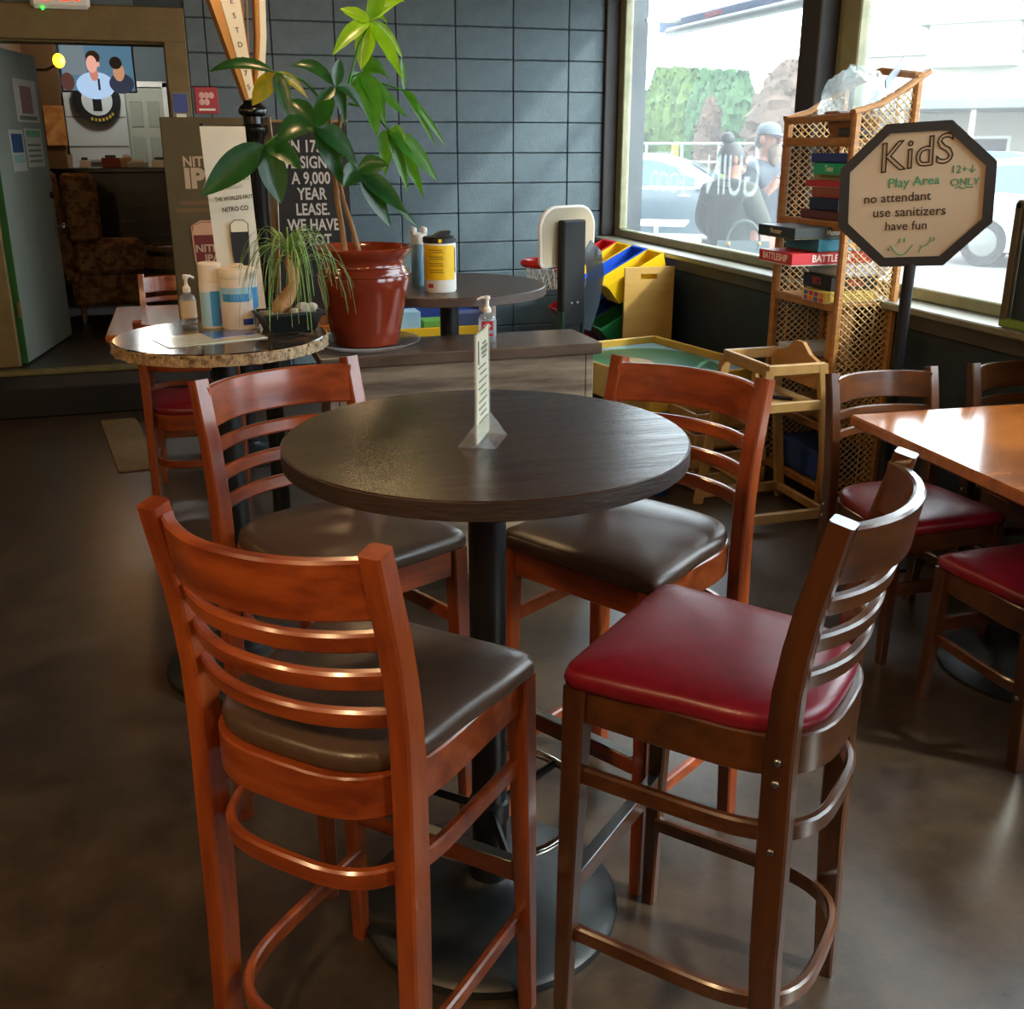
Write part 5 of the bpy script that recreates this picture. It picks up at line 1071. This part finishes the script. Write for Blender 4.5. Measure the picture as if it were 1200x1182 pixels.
def person(label, x, y, deg, h, arms, skin, jacket, pants, head_yaw=0, male=True):
    """local +Y is the way the person faces"""
    t = thing('person', label, 'person', (x, y, GZ + .04), R(deg)); k = h / 1.75; sw = (.195 if male else .165) * k
    V = [(0, 0, .95), (0, .01, 1.12), (0, 0, 1.30), (0, -.01, 1.44), (0, .0, 1.52), (0, .012, 1.585), (0, .02, 1.66), (0, .012, 1.73)]
    V = [tuple(c * k for c in v) for v in V]; E_ = [(i, i + 1) for i in range(7)]
    Rr = [(.145, .10), (.135, .095), (.15, .10), (.10, .07), .052, (.062, .075), (.075, .092), (.055, .065)]; Rr = [tuple(c * k for c in r) if isinstance(r, tuple) else r * k for r in Rr]
    hands = []
    for sx, (el, wr) in zip((-1, 1), arms):
        i0 = len(V); sh = (sx * sw, -.01, 1.43 * k); hd = Vector(wr) + (Vector(wr) - Vector(el)).normalized() * .05
        V += [sh, tuple(el), tuple(wr), tuple(hd)]; Rr += [.052 * k, .042 * k, .030 * k, (.038 * k, .022 * k)]; E_ += [(3, i0), (i0, i0 + 1), (i0 + 1, i0 + 2), (i0 + 2, i0 + 3)]
        d = (Vector(wr) - Vector(el)).normalized(); sd = d.cross(Vector((0, 1, .3))).normalized()
        for fi in range(4):                     # four fingers and a thumb on each hand
            b0 = Vector(hd) + sd * (.024 - .016 * fi) ; ln = (.034, .040, .037, .028)[fi]; bend = Vector((0, -.3 * sx * 0 + .35, -.35)) * .5
            V += [tuple(b0 + d * ln * .5), tuple(b0 + d * ln + bend * .02), tuple(b0 + d * ln * 1.35 + bend * .05)]; j = len(V) - 3; Rr += [.0095, .0085, .007]; E_ += [(i0 + 3, j), (j, j + 1), (j + 1, j + 2)]
        V += [tuple(Vector(wr) + sd * .035 + d * .02), tuple(Vector(wr) + sd * .048 + d * .055)]; j = len(V) - 2; Rr += [.011, .009]; E_ += [(i0 + 2, j), (j, j + 1)]
    for sx in (-1, 1):
        i0 = len(V); V += [(sx * .09 * k, 0, .90 * k), (sx * .10 * k, .015, .49 * k), (sx * .10 * k, -.01, .09 * k), (sx * .11 * k, .13, .035 * k)]; Rr += [.085 * k, .056 * k, .04 * k, (.045 * k, .03 * k)]; E_ += [(0, i0), (i0, i0 + 1), (i0 + 1, i0 + 2), (i0 + 2, i0 + 3)]
    body = skinned('body', V, E_, Rr, skin, t)
    f = MB(); hz = 1.655 * k; Hm = Matrix.Translation((0, .015 * k, hz)) @ Matrix.Rotation(R(head_yaw), 4, 'Z')
    f.ell((0, .088 * k, -.012 * k), (.014 * k, .024 * k, .024 * k), 10, 7, Hm); f.ell((0, .082 * k, -.055 * k), (.026 * k, .012 * k, .009 * k), 10, 6, Hm); f.ell((0, .055 * k, -.075 * k), (.038 * k, .04 * k, .03 * k), 12, 7, Hm)
    for sx in (-1, 1): f.ell((sx * .078 * k, 0, -.005 * k), (.012 * k, .022 * k, .032 * k), 8, 6, Hm)
    merge_into(body, f)
    for sx in (-1, 1):
        q = MB(); q.ell((sx * .03 * k, .083 * k, .012 * k), (.013 * k, .008 * k, .008 * k), 8, 6, Hm); q.build('eye', mat('eye_dark', '201810', .3), t)
    # jacket and trousers follow the body
    Vj = [V[0]] + [V[i] for i in (1, 2, 3)]; Ej = [(0, 1), (1, 2), (2, 3)]; Rj = [(.18 * k, .14 * k), (.18 * k, .138 * k), (.195 * k, .145 * k), (.14 * k, .11 * k)]
    Vj.append((0, .0, 1.525 * k)); Rj.append(.082 * k); Ej.append((3, 4))
    for sx, (el, wr) in zip((-1, 1), arms):
        i0 = len(Vj); Vj += [(sx * sw, -.01, 1.42 * k), tuple(el), tuple(Vector(el).lerp(Vector(wr), .88))]; Rj += [.092 * k, .074 * k, .056 * k]; Ej += [(3, i0), (i0, i0 + 1), (i0 + 1, i0 + 2)]
    jk = skinned('jacket', Vj, Ej, Rj, jacket, t)
    Vp = [(0, 0, .93 * k)]; Rp = [(.155 * k, .118 * k)]; Ep = []
    for sx in (-1, 1):
        i0 = len(Vp); Vp += [(sx * .092 * k, 0, .82 * k), (sx * .10 * k, .015, .49 * k), (sx * .10 * k, -.01, .10 * k)]; Rp += [.098 * k, .075 * k, .062 * k]; Ep += [(0, i0), (i0, i0 + 1), (i0 + 1, i0 + 2)]
    skinned('trousers', Vp, Ep, Rp, pants, t)
    for sx in (-1, 1):
        q = MB(); q.ell((sx * .108 * k, .055, .045), (.052, .135, .048), 12, 8); q.build('shoe', M_BLACKP, t)
    return t, Hm, k, jk
SKIN1 = mat('skin_tan', '8a5c42', .6); SKIN2 = mat('skin_light', '926453', .6)
# woman: faces right in the photo
WX, WY = 3.56, 6.53
p, Hm, k, jk = person('woman outside with dark hair bun and olive jacket, seen in profile holding a tote bag', WX, WY, -62, 1.62,
                  [((-.25, .04, 1.10), (-.16, .20, .98)), ((.25, .02, 1.12), (.14, .24, 1.06))], SKIN1, mat('olive_jacket', '262a1c', .8, col2='2e3224', scale=(14, 14, 14)), mat('jeans_blue', '2c3a50', .8), -50, False)
M_HAIR = mat('hair_black', '14110f', .55, col2='201a16', scale=(40, 40, 10))
q = MB(); q.ell((0, -.022 * k, .018 * k), (.086 * k, .098 * k, .108 * k), 18, 12, Hm); q.ell((0, -.055 * k, .145 * k), (.052 * k, .052 * k, .045 * k), 14, 9, Hm); q.ell((0, -.06 * k, -.05 * k), (.06 * k, .05 * k, .06 * k), 14, 9, Hm); q.build('hair', M_HAIR, p)
q = MB(); q.tube([(.085 * math.cos(2 * PI * i / 20), -.02 + .06 * math.sin(2 * PI * i / 20), 1.47 * k) for i in range(20)], .03, 8, closed=True); q.build('collar', MATS['olive_jacket'], p)
t = thing('tote_bag', 'grey-green tote bag with braided handle hanging beside the woman outside', 'bag', (3.52, 6.24, .68), R(-22))
q = MB(); q.loft([[(-.17, -.05, 0), (.17, -.05, 0), (.17, .05, 0), (-.17, .05, 0)], [(-.185, -.07, .12), (.185, -.07, .12), (.185, .07, .12), (-.185, .07, .12)], [(-.165, -.03, .30), (.165, -.03, .30), (.165, .03, .30), (-.165, .03, .30)]]); q.build('bag_body', mat('bag_teal', '36464a', .6, col2='405052', scale=(10, 10, 10)), t, ang=30)
q = MB(); q.tube([(.10 * math.cos(PI * i / 14), -.035, .29 - .10 * math.sin(PI * i / 14)) for i in range(15)], .010, 8); q.build('braided_handle', mat('braid_dark', '3a4444', .7), t)
q = MB(); q.tube([(.11 * math.cos(PI * i / 14), 0, .29 + .14 * math.sin(PI * i / 14)) for i in range(15)], .010, 8); q.build('shoulder_strap', mat('braid_dark', '3a4444', .7), t)
for sx in (-1, 1): q = MB(); q.ell((sx * .10, -.034, .285), .014, 8, 6); q.build('ring', M_GOLD, t)
# man: three-quarter view to the right
p, Hm, k, jk = person('bearded man outside in grey cap and dark quilted vest raising one hand', 4.13, 7.07, -158, 1.76,
                  [((-.26, .03, 1.10), (-.20, .22, .94)), ((.27, .06, 1.14), (.19, .21, 1.34))], SKIN2, mat('vest_navy', '161c24', .7, col2='26303c', scale=(6, 6, 14), lo=.45, hi=.55), mat('trousers_dark', '22262c', .8), 0, True)
q = MB(); q.lathe([(.086, 0), (.089, .025), (.080, .055), (.052, .076), (.01, .082)], 24, M=Hm @ Matrix.Translation((0, -.008, .035))); c_ = q.build('cap', mat('cap_grey', '59636a', .8), p)
q = MB(); q.prism([(.082 * math.cos(R(a)), .09 * math.sin(R(a)) + (.065 if 40 < a < 140 else 0)) for a in range(0, 181, 15)], .036, .044, 'z', Hm @ Matrix.Translation((0, .01, 0)) @ Matrix.Rotation(R(-8), 4, 'X')); q.build('cap_brim', MATS['cap_grey'], c_)
q = MB(); q.ell((0, -.04, -.01), (.084, .07, .07), 16, 10, Hm); q.build('hair', mat('hair_brown', '3c3028', .7), p)
q = MB(); q.ell((0, .058, -.085), (.058, .05, .062), 16, 10, Hm); q.ell((0, .062, -.14), (.042, .036, .055), 14, 9, Hm); q.build('beard', mat('beard_grey', '5c4a3a', .85, col2='766858', scale=(50, 50, 20), bump=.5), p)
q = MB(); q.tube([(0, .135, 1.44), (0, .142, 1.2), (0, .138, .98)], .008, 6); q.build('zip', M_STEEL, p)
